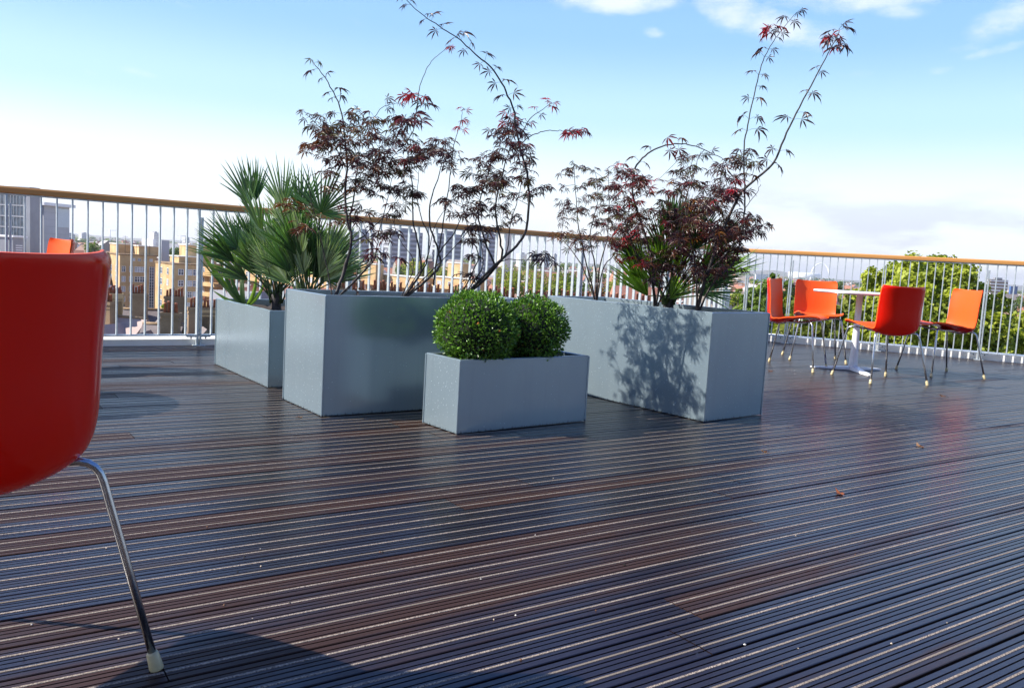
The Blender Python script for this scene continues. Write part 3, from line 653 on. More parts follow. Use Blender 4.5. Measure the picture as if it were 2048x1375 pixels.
DK, MD, PL, BR = (.070, .145, .042), (.145, .235, .085), (.28, .35, .18), (.18, .31, .03)
V_ = Vector
p = Palm('blue green fan palm at the left of the left planter', inplanter(PA, .26, .62), 21); p.trunk(.10, .035); Ya = p.base.y
p.fan(at(475, 497, Ya-.15), V_((-.8, -.1, .55)), .1, 120, .25, 18, DK); p.fan(at(500, 410, Ya), V_((-.35, 0, 1)), .2, 75, .31, 16, MD)
p.fan(at(535, 535, Ya-.2), V_((0, -.25, 1)), 0, 110, .21, 18, PL); p.fan(at(512, 402, Ya+.1), V_((-.1, .1, 1)), -.4, 60, .29, 15, DK)
p.auto(25, .42, .30, 50, 138, (DK, MD, MD, PL), .45, -.02)
p = Palm('tall blue green fan palm at the right of the left planter, half behind the maple', inplanter(PA, .32, .28), 22); p.trunk(.12, .04); Yb = p.base.y
p.fan(at(642, 427, Yb-.1), V_((.15, 0, 1)), 0, 200, .31, 30, DK, .1); p.fan(at(565, 415, Yb), V_((-.1, 0, 1)), .3, 80, .30, 18, MD)
p.fan(at(600, 425, Yb+.1), V_((.1, .1, 1)), -.3, 80, .30, 18, MD); p.fan(at(600, 512, Yb-.15), V_((0, -.1, 1)), .1, 50, .30, 12, DK)
p.fan(at(650, 560, Yb), V_((1, -.1, .25)), .2, 100, .15, 14, (.07, .16, .03))
p.auto(25, .44, .30, 56, 132, (DK, MD, MD, PL), .45)
p = Palm('bright green fan palm behind the maples in the long planter', inplanter(PC, .36, .60), 23); p.trunk(.08, .035); Yc = p.base.y
p.fan(at(1296, 592, Yc), V_((-.62, -.1, .8)), .2, 60, .37, 13, BR, .1); p.fan(at(1315, 575, Yc-.1), V_((-.4, -.1, .9)), -.2, 60, .33, 12, BR, .1)
p.fan(at(1340, 598, Yc-.1), V_((.5, -.2, .7)), .1, 80, .27, 13, BR); p.fan(at(1395, 585, Yc-.25), V_((1, -.1, .3)), .2, 90, .27, 18, DK)
p.auto(18, .42, .28, 35, 130, (BR, BR, MD, DK), .35, .03)
# strap-leaved young plant at the corner of the left planter
t = thing('strap_leaf_plant', 'young plant with broad upright strap leaves at the left planter corner', 'plant', tuple(inplanter(PA, .14, .86)))
o = t.location.copy(); Yd = o.y
for tip, mid_, wd, col in (((400, 498), (428, 552), .020, BR), ((398, 516), (440, 568), .010, DK), ((440, 522), (452, 575), .016, DK), ((454, 518), (462, 575), .014, DK), ((430, 540), (448, 580), .012, MD), ((497, 524), (474, 535), .016, PL), ((482, 560), (478, 590), .014, MD), ((512, 545), (512, 590), .016, BR), ((530, 560), (520, 595), .014, BR), ((425, 580), (450, 600), .012, MD)):
    a, b, c = Vector((0, 0, 0)), at(*mid_, Yd-.05)-o, at(*tip, Yd-.1)-o; mb = MB(); vs = []; N_ = 8
    for i in range(N_+1):
        u = i/N_; p_ = a*(1-u)**2+b*2*u*(1-u)+c*u*u; d = ((b-a)*(1-u)+(c-b)*u).normalized(); sd_ = d.cross(Vector((.3, 1, 0))).normalized(); w_ = wd*math.sin(math.pi*min(1, .18+.82*u))**.8*.9+.0005; nn = sd_.cross(d)
        vs += [p_+sd_*w_+nn*w_*.4, p_, p_-sd_*w_+nn*w_*.4]
    fs = []
    for i in range(N_): fs += [(i*3, i*3+3, i*3+4, i*3+1), (i*3+1, i*3+4, i*3+5, i*3+2)]
    mb.add(vs, fs, 0, True, col); mb.build('leaf', MAT['palm'], t)

# ------------------------------------------------------------------ chairs and tables
def catmull(P, n):
    out = []
    for i in range(len(P)-1):
        p0, p1, p2, p3 = [Vector(P[max(0, min(len(P)-1, i+k))]) for k in (-1, 0, 1, 2)]
        for k in range(n):
            u = k/n; out.append(.5*((2*p1)+(p2-p0)*u+(2*p0-5*p1+4*p2-p3)*u*u+(3*p1-p0-3*p2+p3)*u**3))
    out.append(Vector(P[-1])); return out
def chair_meshes():
    prof = catmull([(.238, .438), (.205, .454), (.10, .446), (0, .424), (-.080, .389), (-.140, .379), (-.191, .403), (-.218, .474), (-.228, .60), (-.238, .69), (-.250, .766)], 6)
    wid = catmull([(.185, 0), (.200, 0), (.210, 0), (.212, 0), (.208, 0), (.201, 0), (.198, 0), (.198, 0), (.198, 0), (.198, 0), (.196, 0)], 6)
    R = len(prof)-1; CN = 20; T = .0055
    gi, go = [], []
    for i in range(R+1):
        a, b = prof[max(0, i-1)], prof[min(R, i+1)]; tx, tz = b.x-a.x, b.y-a.y; l = math.hypot(tx, tz); nx, nz = tz/l, -tx/l
        if nz < -.01 and nx < 0: nx, nz = -nx, -nz
        f = i/R; ed = min(i, R-i); w = wid[i].x - (.016*(1-ed/3.0)**2 if ed < 3 else 0)
        dish = .008 + .034*min(1, max(0, (f-.26)/.16))
        ri, ro = [], []
        for j in range(CN+1):
            q = j/CN*2-1; k = dish*abs(q)**2.3+.010*abs(q)**9; y = q*w
            pc = Vector((prof[i].x+nx*k, y, prof[i].y+nz*k)); tt = T*(.55 if ed == 0 else 1)
            ri.append(pc+Vector((nx, 0, nz))*tt); ro.append(pc-Vector((nx, 0, nz))*tt)
        gi.append(ri); go.append(ro)
    def part(i0, i1, freeend):
        mb = MB(); n = CN+1; rows = range(i0, i1+1); m = len(rows)
        vi = [p for i in rows for p in gi[i]]; vo = [p for i in rows for p in go[i]]
        f = [(a*n+b, a*n+b+1, (a+1)*n+b+1, (a+1)*n+b) for a in range(m-1) for b in range(CN)]
        mb.add(vi, [q[::-1] for q in f], 0, True); mb.add(vo, f, 1, True)
        k = m*n; ed = []
        for a in range(m-1):
            ed += [((a*n), (a+1)*n, k+(a+1)*n, k+a*n), (a*n+CN, k+a*n+CN, k+(a+1)*n+CN, (a+1)*n+CN)]
        e = 0 if freeend == 0 else m-1
        ed += [(e*n+b, e*n+b+1, k+e*n+b+1, k+e*n+b) for b in range(CN)]
        mb.add(vi+vo, ed, 0, False); return mb
    sp = 21
    return part(0, sp, 0).mesh('seat', [MAT['shell_in'], MAT['shell_out']]), part(sp, R, 1).mesh('backrest', [MAT['shell_in'], MAT['shell_out']])
def make_chair():
    t = thing('shell_chair', 'orange chair', 'chair')
    s, b = chair_meshes(); obj('seat', s, t); obj('backrest', b, t)
    for sx, sy in ((1, 1), (1, -1), (-1, 1), (-1, -1)):
        foot = Vector((sx*.250 if sx > 0 else -.255, sy*.256, .010)); kn = Vector((sx*.190, sy*.186, .424)) if sx > 0 else Vector((-.172, sy*.196, .404))
        inn = Vector((sx*.06, sy*.07, .404 if sx > 0 else .388)); d = (kn-foot).normalized(); e = (inn-kn).normalized()
        pts = [foot, foot.lerp(kn, .5)] + [(kn-d*.045)*(1-u)**2+kn*2*u*(1-u)+(kn+e*.045)*u*u for u in (0, .2, .4, .6, .8, 1)] + [kn.lerp(inn, .6), inn]
        mb = MB(); mb.tube(pts, .0075, 12); lg = mb.build('leg', MAT['chrome'], t)
        cap = MB(); dn = d; q0 = foot-d*.010; cap.tube([q0, q0+d*.003, foot+d*.023, foot+d*.026], [.0122, .0130, .0108, .0092], 12); cap.build('foot_cap', MAT['rubber'], lg)
    fr = MB(); fr.bbox((0, 0, .400), (.17, .18, .012), .002); fr.build('under_frame', MAT['chrome'], t)
    return t
chair0 = make_chair(); used = [0]
def chair(x, y, az, label, group=None):
    o = chair0 if not used[0] else copy_tree(chair0)
    used[0] = 1; o.location = (x, y, 0); o.rotation_euler = (0, 0, math.radians(az)); o['label'] = label
    if group: o['group'] = group
    return o
G = 'orange shell chairs on the terrace'
az_f = 160.0
def fg():
    a = math.radians(az_f); fx, fy = -.630, 1.487; lx, ly = -.255, -.256
    return fx-(lx*math.cos(a)-ly*math.sin(a)), fy-(lx*math.sin(a)+ly*math.cos(a))
chair(*fg(), az_f, 'closest chair, glossy red shell seen from behind, cut by the left edge', G)
chair(2.47, 7.34, -32, 'orange chair seen side on, partly behind the long planter end', G)
chair(2.965, 8.17, 260, 'orange chair nearest the railing, facing the camera behind the table', G)
chair(2.995, 6.755, 103, 'red backed chair turned away, in front of the white table', G)
chair(3.85, 7.47, 188, 'bright orange chair in full sun, right of the white table', G)
chair(-2.86, 4.86, 226, 'orange chair whose top shows just above the closest red chair', G)
def table(x, y, label, tips, zt=.695):
    t = thing('cafe_table', label, 'table', (x, y, 0), 0, 'round white cafe tables')
    mb = MB(); mb.lathe([(.36, zt-.024), (.385, zt-.020), (.39, zt-.014)], 64, (0, 0, 0), 1); mb.lathe([(.39, zt-.0138), (.391, zt-.004), (.386, zt)], 64); mb.build('tabletop', [MAT['white'], MAT['alu']], t)
    c = MB(); c.lathe([(.042, .025), (.039, .05), (.035, .12), (.030, .25), (.027, .45), (.027, zt-.034), (.10, zt-.030), (.10, zt-.0245)], 28); c.build('column', MAT['white'], t)
    for a, L in tips:
        b = MB(); d = Vector((math.cos(a), math.sin(a))); n = Vector((-d.y, d.x)); vs = []
        for u, w, z in ((0, .042, .042), (.12, .040, .032), (.5, .034, .022), (.9, .026, .016), (1, .015, .013)):
            p = d*L*u; vs += [(*(p+n*w), .004), (*(p+n*w*.86), z), (*(p-n*w*.86), z), (*(p-n*w), .004)]
        fs = [(i*4+k, i*4+(k+1) % 4, i*4+4+(k+1) % 4, i*4+4+k) for i in range(4) for k in range(4)] + [(3, 2, 1, 0), (16, 17, 18, 19)]
        b.add(vs, [f[::-1] for f in fs]); b.build('base_foot', MAT['white'], t)
    return t
table(3.045, 7.40, 'round white pedestal table standing among four orange chairs', [(math.radians(177), .37), (math.radians(-94), .44), (math.radians(24), .33)], .697)
table(-2.775, 3.82, 'white cafe table whose edge just enters the photo at the left', [(math.radians(20), .37), (math.radians(140), .40), (math.radians(260), .37)], .697)

# fallen leaves and grit on the deck
rg = random.Random(9)
for k, (px, py, sz, lab) in enumerate(((1885, 793, .032, 'brown fallen leaf in front of the sunlit chairs'), (1840, 893, .034, 'brown fallen leaf far right on the bare wet boards'), (1528, 905, .022, 'small brown fallen leaf in front of the long planter end'), (1680, 988, .030, 'reddish brown curled leaf alone on the wet boards, closest to the camera'), (600, 835, .02, 'orange brown leaf beside the corner of the large planter'), (1541, 743, .03, 'brown fallen leaf between the long planter end and the table'))):
    w_ = CAM_R.T @ np.array([(px-1024)/F_PX, (py-687.5)/F_PX, 1]); tt = -EYE/w_[2]; p_ = Vector((w_[0]*tt, w_[1]*tt, .002))
    t = thing('fallen_leaf', lab, 'leaf', tuple(p_), rg.uniform(0, 6), 'dead leaves on the deck'); mb = MB(); f = []; vs = [(0, 0, .004)]
    for i in range(14):
        a = 2*math.pi*i/14; r_ = sz*(.55+.45*(i % 2))*rg.uniform(.6, 1.1); vs.append((r_*math.cos(a), r_*.8*math.sin(a), abs(rg.gauss(0, .22*sz))*(i % 2+.3)))
    mb.add(vs, [(0, i+1, (i+1) % 14+1) for i in range(14)], 0, False, (.20*rg.uniform(.8, 1.3), .08, .03)); mb.build('blade', MAT['dead'], t)
    st = MB(); st.tube([(0, 0, .004), (-sz*.7, sz*.2, .006), (-sz*1.2, sz*.1, .002)], .0012, 4, c=(.15, .06, .03)); st.build('leaf_stalk', MAT['dead'], t)
gm = MB()
for k in range(90):
    px, py = rg.uniform(30, 2030), 700+660*rg.random()**1.4
    w_ = CAM_R.T @ np.array([(px-1024)/F_PX, (py-687.5)/F_PX, 1]); tt = -EYE/w_[2]; p_ = Vector((w_[0]*tt, w_[1]*tt, .0015))
    r_ = rg.uniform(.0012, .0032); c_k = rg.choice(((.6, .5, .38), (.7, .68, .62), (.02, .018, .015), (.02, .018, .015), (.25, .12, .06)))
    vs = [p_+Vector((r_*math.cos(a*1.2566)*rg.uniform(.7, 1.3), r_*math.sin(a*1.2566)*rg.uniform(.7, 1.3), 0)) for a in range(5)]+[p_+Vector((0, 0, r_*rg.uniform(.6, 1.2)))]
    gm.add(vs, [(i, (i+1) % 5, 5) for i in range(5)], 0, False, c_k)
tag(gm.build('grit', MAT['dead']), kind='stuff')

# ------------------------------------------------------------------ the city beyond
GZ = -21.0
MAT['brick_y'] = None
def brick_mat(name, a, b, bump=True, scale=(1, 1, 1)):
    t = NT(name); n = t.noise(t.map(), .35, 5, .6); f = t.noise(t.map((1, 1, 3)), 6, 3)
    c = t.mix(t.rng(n, .3, .7), a, b); c = t.mix(t.math('MULTIPLY', t.rng(f, .3, .7), .35), c, tuple(x*.72 for x in a))
    t.set(Base_Color=c, Roughness=.85); return t.m
MAT['brick_y'] = brick_mat('yellow_stock_brick', (.48, .30, .135), (.66, .46, .24))
MAT['brick_r'] = brick_mat('red_brick', (.30, .11, .06), (.40, .17, .10))
MAT['brick_b'] = brick_mat('old_brown_brick', (.20, .13, .07), (.34, .23, .13))
MAT['stone'] = simple('pale_render', (.68, .64, .56), .8, 0, .1, .6)
MAT['whitewall'] = simple('white_wall', (.86, .86, .85), .7, 0, .05, .5)
MAT['grey_panel'] = simple('grey_panel', (.27, .28, .31), .5, .1, .08, .3)
MAT['lgrey_panel'] = simple('light_grey_panel', (.44, .45, .48), .5, .1, .06, .3)
MAT['glass'] = simple('window_glass', (.05, .075, .11), .08, 0, .4, .8, .6)
MAT['curtain'] = simple('net_curtain_behind_glass', (.42, .44, .47), .2, 0, .3, .9)
MAT['wframe'] = simple('white_window_frame', (.78, .78, .77), .5, 0, .04, 1)
MAT['pot'] = simple('terracotta_pot', (.40, .13, .07), .75, 0, .25, 3)
def roof_mat(name, a, b):
    t = NT(name); n = t.noise(t.map((1, 1, 1)), 1.2, 5, .6)
    w = t.new('ShaderNodeTexWave', Scale=1.1, Distortion=.6, bands_direction='Z'); t.L.new(t.map((1, 1, 3.2)), w.inputs['Vector'])
    c = t.mix(n, a, b); c = t.mix(t.math('MULTIPLY', t.rng(w.outputs[0], .1, .5, 1, 0), .45), c, tuple(x*.55 for x in a))
    t.set(Base_Color=c, Roughness=.7); return t.m
MAT['slate'] = roof_mat('slate_roof', (.10, .08, .078), (.30, .25, .235))
MAT['tile'] = roof_mat('weathered_tile_roof', (.36, .25, .21), (.52, .40, .35))

def plan(px, y): p = at(px, y, 100); return Vector((p.x, p.y)).normalized()
def wing(px0, pxc, px1, ytop, D, yaw):
    """near corner and lengths of a box whose outline runs px0-pxc (left face) and pxc-px1 (right face)"""
    c = at(pxc, ytop, D); ex = Vector((math.cos(yaw), math.sin(yaw))); ey = Vector((-ex.y, ex.x))
    def hit(px, e):
        d = plan(px, ytop); o = Vector((c.x, c.y)); den = e.x*d.y-e.y*d.x
        return max(.5, -(o.x*d.y-o.y*d.x)/den)
    return c, ex, ey, (hit(px1, ex) if px1 > pxc else 1.0), (hit(px0, ey) if px0 < pxc else 1.0)
class Bld:
    def __init__(s, label, cat, name, px, ytop, D, yaw, group=None):
        c = at(px, ytop, D); s.o = Vector((c.x, c.y, GZ)); s.yaw = math.radians(yaw)
        s.t = thing(name, label, cat, tuple(s.o), s.yaw, group); s.inv = Matrix.Rotation(-s.yaw, 3, 'Z'); s.wins = {}
    def loc(s, p): return s.inv @ (Vector(p)-s.o)
    def box(s, name, px0, pxc, px1, ytop, D, mat, ybot=None, dl=None, dr=None):
        c, ex, ey, lr, ll = wing(px0, pxc, px1, ytop, D, s.yaw); lr = dr or lr; ll = dl or ll
        z0 = GZ-.5 if ybot is None else at(pxc, ybot, D).z
        p = s.loc((c.x, c.y, 0)); mb = MB(); mb.box((p.x+lr/2, p.y+ll/2, (c.z+z0)/2-s.o.z), (lr, ll, c.z-z0)); mb.build(name, mat, s.t)
        return dict(p=p, lr=lr, ll=ll, zt=c.z-s.o.z, zb=z0-s.o.z, D=D, pxc=pxc, ey=ey)
    def cap(s, b, h=.35, over=.25, mat=None, name='parapet'):
        mb = MB(); mb.box((b['p'].x+b['lr']/2, b['p'].y+b['ll']/2, b['zt']+h/2-.05), (b['lr']+2*over, b['ll']+2*over, h)); mb.build(name, mat or MAT['stone'], s.t)
    def win(s, b, side, along, z, w, h, pane=True):
        k = (round(w, 2), round(h, 2))
        if k not in s.wins:
            f = MB(); fw = min(.11, w*.1)
            for x, y, a, c in ((-w/2+fw/2, 0, fw, h), (w/2-fw/2, 0, fw, h), (0, 0, fw, h-2*fw)): f.box((x, -.03, y), (a, .12, c))
            for zz in (-h/2+fw/2, h/2-fw/2, h*.12): f.box((0, -.028, zz), (w-2*fw, .11, fw*.9))
            g = MB(); g.box((0, -.012, 0), (w-.04, .05, h-.04))
            s.wins[k] = (f.mesh('window', [MAT['wframe']]), g.mesh('pane', [MAT['glass']]), g.mesh('pane', [MAT['curtain']]))
        p = b['p']
        if side == 'r': loc, rz = (p.x+along*b['lr'], p.y, z), 0
        else: loc, rz = (p.x, p.y+along*b['ll'], z), -math.pi/2
        f = obj('window', s.wins[k][0], s.t, loc, rz); s.wr = getattr(s, 'wr', None) or random.Random(len(s.t['label'])); obj('pane', s.wins[k][1+(s.wr.random() < .45)], f)
    def done(s): return s.t
def storeys(b, n, pitch=2.75, first=1.6): return [b['zt']-first-pitch*i for i in range(n) if b['zt']-first-pitch*i > b['zb']+1]

# yellow brick apartment blocks
Y = MAT['brick_y']
B = Bld('yellow brick apartment block with white rooftop box, left of the fan palms', 'building', 'apartment_block', 240, 512, 230, 38, 'yellow brick apartment blocks')
w1 = B.box('wall', 207, 240, 314, 509, 230, Y); B.cap(w1, .3, .2, MAT['brick_b'])
a1 = B.box('rooftop_hut', 220, 235, 262, 488, 238, Y, 512); B.cap(a1, .3, .2)
a2 = B.box('rooftop_hut', 266, 278, 318, 492, 236, Y, 512); B.cap(a2, .3, .2)
B.box('lift_house', 284, 306, 312, 478, 246, MAT['whitewall'], 512); B.box('stair_tower', 321, 323, 339, 480, 246, MAT['lgrey_panel'], 530)
for z in storeys(w1, 6, 2.75, 3.9):
    for f in (.10, .30, .47, .60): B.win(w1, 'r', f, z, 1.5 if f > .4 else 1.0, 1.6)
    for f in (.2, .5, .8): B.win(w1, 'l', f, z, 1.6, 1.7)
for f in (.36, .52, .68, .84): B.win(w1, 'r', f, w1['zt']-1.2, .8, .8)
sw = MB(); ng = 9
p_ = w1['p']; x_ = p_.x+w1['lr']*.86
for k in range(ng*2): sw.box((x_, p_.y-.05, w1['zt']-3.2-k*.8), (1.1, .1, .08))
for dx in (-.6, 0, .6): sw.box((x_+dx, p_.y-.045, w1['zt']-3-ng*.8), (.1, .1, ng*1.6))
sg = MB(); sg.box((x_, p_.y-.012, w1['zt']-3-ng*.8), (1.2, .04, ng*1.6)); ae = MB()
for dx, hh in ((2, 3.2), (5, 2.2), (8.5, 2.8)):
    ae.tube([(p_.x+dx, p_.y+3, w1['zt']), (p_.x+dx, p_.y+3, w1['zt']+hh+2)], .05, 4); ae.tube([(p_.x+dx-.7, p_.y+3, w1['zt']+hh+1.8), (p_.x+dx+.7, p_.y+3.3, w1['zt']+hh+1.8)], .04, 4)
ae.build('aerial', MAT['dark_steel'], B.t)
sf = sw.build('stair_window', MAT['wframe'], B.t); sg.build('pane', MAT['glass'], sf)
w2 = B.box('wall', 311, 345, 398, 528, 205, Y); B.cap(w2, .3, .2, MAT['brick_b'])
a3 = B.box('rooftop_hut', 340, 358, 400, 513, 212, Y, 532); B.cap(a3, .25, .2)
a4 = B.box('rooftop_hut', 359, 375, 434, 490, 216, Y, 532); B.cap(a4, .3, .2)
for z in storeys(w2, 6, 2.75, 1.9):
    for f in (.32,): B.win(w2, 'r', f, z, 1.3, 1.5)
    for f in (.25, .62): B.win(w2, 'l', f, z, 1.5, 1.6)
    for f in (.66, .86): B.win(w2, 'r', f, z, 1.1, 1.5)
B.done()
def balcony_block(label, px0, pxc, px1, ytop, D, yaw, n, side='l', hut=None):
    B = Bld(label, 'building', 'apartment_block', pxc, ytop, D, yaw, 'yellow brick apartment blocks')
    w = B.box('wall', px0, pxc, px1, ytop, D, Y); B.cap(w, .3, .25)
    for z in storeys(w, n, 2.75, 1.9):
        L_ = w['ll'] if side == 'l' else w['lr']
        for k in range(max(2, int(L_/4.2))):
            f = (k+.5)/max(2, int(L_/4.2)); B.win(w, side, f, z, 1.7, 1.6)
        mb = MB(); q = w['p']
        if side == 'l': mb.box((q.x-.7, q.y+L_/2, z-1.35), (1.4, L_*.96, .14)); mb.box((q.x-1.34, q.y+L_/2, z-.85), (.12, L_*.96, .9))
        else: mb.box((q.x+L_/2, q.y-.7, z-1.35), (L_*.96, 1.4, .14)); mb.box((q.x+L_/2, q.y-1.34, z-.85), (L_*.96, .12, .9))
        mb.build('balcony', Y, B.t)
        if w['lr'] > 4 and side == 'l':
            for k in range(int(w['lr']/4)): B.win(w, 'r', (k+.5)/int(w['lr']/4), z, 1.3, 1.5)
    if hut:
        h = B.box('rooftop_hut', *hut, D+8, Y, ytop+14); B.cap(h, .3, .2)
    return B.done()
balcony_block('yellow brick block with long balconies, seen through the fan palms', 398, 655, 690, 548, 195, 50, 5, 'l')
balcony_block('yellow brick block behind the bare stems of the left maple', 716, 845, 868, 556, 250, 50, 4, 'l', (722, 752, 768, 529))
balcony_block('yellow brick block with one square hut, behind the right end of the large planter', 868, 958, 976, 560, 240, 50, 4, 'l', (896, 926, 940, 527))

# office building at the far left
B = Bld('grey and glass office building with louvres, above the closest red chair', 'building', 'office_building', 60, 372, 235, 76)
o1 = B.box('wall', -110, 60, 80, 374, 235, MAT['grey_panel'])
q = o1['p']; gb = MB(); fb = MB(); L_ = o1['ll']
rowz = [o1['zt']-3.6-3.05*k for k in range(7)]
for k, z in enumerate(rowz):
    gb.box((q.x-.03, q.y+L_*.52, z), (.16, L_*.92, 2.5)); fb.box((q.x-.12, q.y+L_*.52, z+1.42), (.22, L_*.92, .22))
    for j in range(int(L_/1.1)):
        fb.box((q.x-.12, q.y+L_*.07+j*1.1, z), (.14, .09, 2.5))
gf = gb.build('glazing', MAT['glass'], B.t); fb.build('fin', MAT['lgrey_panel'], gf)
o2 = B.box('wall', 75, 88, 139, 410, 250, MAT['lgrey_panel']); B.cap(o2, .9, 1.2, MAT['whitewall'], 'roof_overhang')
q = o2['p']
gs = MB(); gs.box((q.x-.05, q.y+o2['ll']*.72, o2['zt']-14), (.2, o2['ll']*.45, 27)); gf = gs.build('glazing', MAT['glass'], B.t)
fs_ = MB()
for k in range(14): fs_.box((q.x-.12, q.y+o2['ll']*.72, o2['zt']-1-k*2.05), (.2, o2['ll']*.45, .25))
for f in (.5, .72, .94): fs_.box((q.x-.12, q.y+o2['ll']*f, o2['zt']-14), (.2, .2, 27))
fs_.build('fin', MAT['whitewall'], gf)
pl = MB()
for k in range(8): pl.box((q.x+o2['lr']/2, q.y-.02, o2['zt']-2-k*2.1), (o2['lr']*.98, .06, .06))
pl.build('panel_joint', MAT['grey_panel'], B.t)
gl2 = MB(); gl2.box((q.x+o2['lr']*.72, q.y-.06, o2['zt']-3.4), (o2['lr']*.5, .14, 5.6)); gl2.build('light_panel', simple('pale_blue_panel', (.55, .62, .66), .35, .1), B.t)
o3 = B.box('wall', -30, 26, 52, 474, 225, MAT['grey_panel']); B.cap(o3, .5, .3, MAT['whitewall'])
q = o3['p']; lv_ = MB()
for k in range(5): lv_.box((q.x+o3['lr']*.45, q.y-.06, o3['zt']-2.2-k*.62), (o3['lr']*.5, .14, .26))
lv_.build('louvre', MAT['whitewall'], B.t)
B.done()

# terraced houses with chimney stacks
def house(label, pxl, pxr, yridge, D, az, roof, depth=9.0, drop=3.6, chim=((0.0, 1.9, 6), (1.0, 1.9, 6)), wall=None, gab=(), sky_=()):
    a, b = at(pxl, yridge, D), None
    u = Vector((math.cos(az), math.sin(az))); d = plan(pxr, yridge); o = Vector((a.x, a.y)); den = u.x*d.y-u.y*d.x; L = -(o.x*d.y-o.y*d.x)/den
    zr = a.z-GZ; t = thing('terraced_house', label, 'house', (a.x, a.y, GZ), az, 'terraced houses'); ze = zr-drop
    wb = MB(); hd = depth/2
    pts = [(0, -hd+.3, 0), (L, -hd+.3, 0), (L, hd-.3, 0), (0, hd-.3, 0), (0, -hd+.3, ze+.2), (L, -hd+.3, ze+.2), (L, hd-.3, ze+.2), (0, hd-.3, ze+.2), (.02, 0, zr-.08), (L-.02, 0, zr-.08)]
    wb.add(pts, [(0, 1, 5, 4), (1, 2, 6, 9, 5), (2, 3, 7, 6), (3, 0, 4, 8, 7)]); wb.build('wall', wall or MAT['brick_b'], t)
    rb = MB(); e = .18
    for sg in (-1, 1):
        P = [(-.2, sg*(hd+.2), ze), (L+.2, sg*(hd+.2), ze), (L+.2, 0, zr), (-.2, 0, zr)]
        rb.add(P+[(x, y, z+e) for x, y, z in P], [(4, 5, 6, 7), (0, 1, 5, 4), (1, 2, 6, 5), (3, 0, 4, 7), (3, 2, 1, 0)])
    rf = rb.build('roof', roof, t); rg_ = MB(); rg_.tube([(-.2, 0, zr+e), (L+.2, 0, zr+e)], .16, 6); rg_.build('ridge', MAT['brick_b'], rf)
    for f, gw, gh in gab:
        gx = f*L; zt_ = zr-.5; gb_ = MB(); zl = zt_-gh
        for sg in (-1, 1):
            P = [(gx+sg*(gw/2+.2), -hd-.5, zl-.15), (gx, -hd-.5, zt_), (gx, -.3, zt_), (gx+sg*(gw/2+.2), -.3-gh*1.1, zl-.15)]
            Q = [(x, y, z+.16) for x, y, z in P]; gb_.add(P+Q, [(4, 5, 6, 7) if sg < 0 else (7, 6, 5, 4), (0, 1, 5, 4), (3, 0, 4, 7), (2, 1, 0, 3)])
        gb_.build('gable_roof', roof, t); gf_ = MB(); gf_.add([(gx-gw/2, -hd-.2, zl-3), (gx+gw/2, -hd-.2, zl-3), (gx+gw/2, -hd-.2, zl), (gx, -hd-.2, zt_), (gx-gw/2, -hd-.2, zl), (gx-gw/2, -hd+2, zl-3), (gx+gw/2, -hd+2, zl-3), (gx+gw/2, -hd+2, zl), (gx, -hd+2, zt_-.1), (gx-gw/2, -hd+2, zl)], [(0, 1, 2, 3, 4), (1, 6, 7, 2), (0, 4, 9, 5), (9, 8, 7, 6, 5)]); gf_.build('gable_wall', MAT['stone'] if gw < 3 else MAT['brick_b'], t)
        wf = MB(); wf.box((gx, -hd-.26, zl-.2), (1.0, .1, 1.2)); ww = wf.build('window', MAT['wframe'], t); wp = MB(); wp.box((gx, -hd-.30, zl-.2), (.8, .08, 1.0)); wp.build('pane', MAT['glass'], ww)
    if sky_:
        sk = MB()
        for f in sky_:
            u_ = .45; a_ = math.atan2(drop, hd+.2); x, y, z = f*L, -(hd+.2)*u_, zr-drop*u_+.22; c1, s1 = math.cos(a_), math.sin(a_)
            sk.add([(x-.45, y-.6*c1, z-.6*s1), (x+.45, y-.6*c1, z-.6*s1), (x+.45, y+.6*c1, z+.6*s1), (x-.45, y+.6*c1, z+.6*s1)], [(0, 1, 2, 3)])
        sk.build('skylight', MAT['glass'], rf)
    for f, h, n in chim:
        x = f*L; cb = MB(); wl = max(1.2, .32*n)
        y0 = -1.2 if h < 4 else -2.4
        x = min(max(x, wl/2), L-wl/2); cb.box((x, y0, zr+h/2-1.0), (wl+.3, 1.0, h+2)); cb.box((x, y0, zr+h-.15), (wl+.5, 1.2, .3)); cb.box((x, y0, zr+h-.62), (wl+.42, 1.12, .14)); ch = cb.build('chimney', MAT['brick_b'] if (int(f*10)+n) % 2 else MAT['brick_y'], t)
        pb = MB()
        for k in range(n):
            xx = x+(k-(n-1)/2)*wl/n; hh = .75+.3*((k*7+n) % 3)/2; pb.lathe([(.15, 0), (.115, hh*.9), (.14, hh*.9), (.14, hh)], 8, (xx, y0, zr+h))
        pb.build('chimney_pots', MAT['pot'], ch)
    return t
R_ = math.radians
house('brown slate roofed house behind the railing post, between two chimney stacks', 250, 366, 620, 98, R_(22), MAT['slate'], 11, 4.6, ((.24, 2.1, 5), (.98, 1.9, 6)), gab=((.62, 3.4, 2.2),), sky_=(.4, .8))
house('pale tiled roof with a small gable, lowest in the view behind the left railing', 214, 292, 634, 84, R_(-14), MAT['tile'], 10, 4.4, ((.02, 1.7, 5),), gab=((.58, 3.6, 2.4),), sky_=(.25,))
house('slate roof with a row of red pots, right of the railing post', 376, 452, 641, 86, R_(28), MAT['slate'], 10, 4.2, ((.05, 1.5, 7), (.55, 1.3, 5)), gab=((.3, 2.6, 1.8),))
house('lower slate roof with pale gable, between the railing post and the pale tiled roof', 290, 362, 650, 78, R_(8), MAT['slate'], 8, 3.4, ((.96, 1.4, 4),), gab=((.22, 2.4, 1.7),), sky_=(.6,))
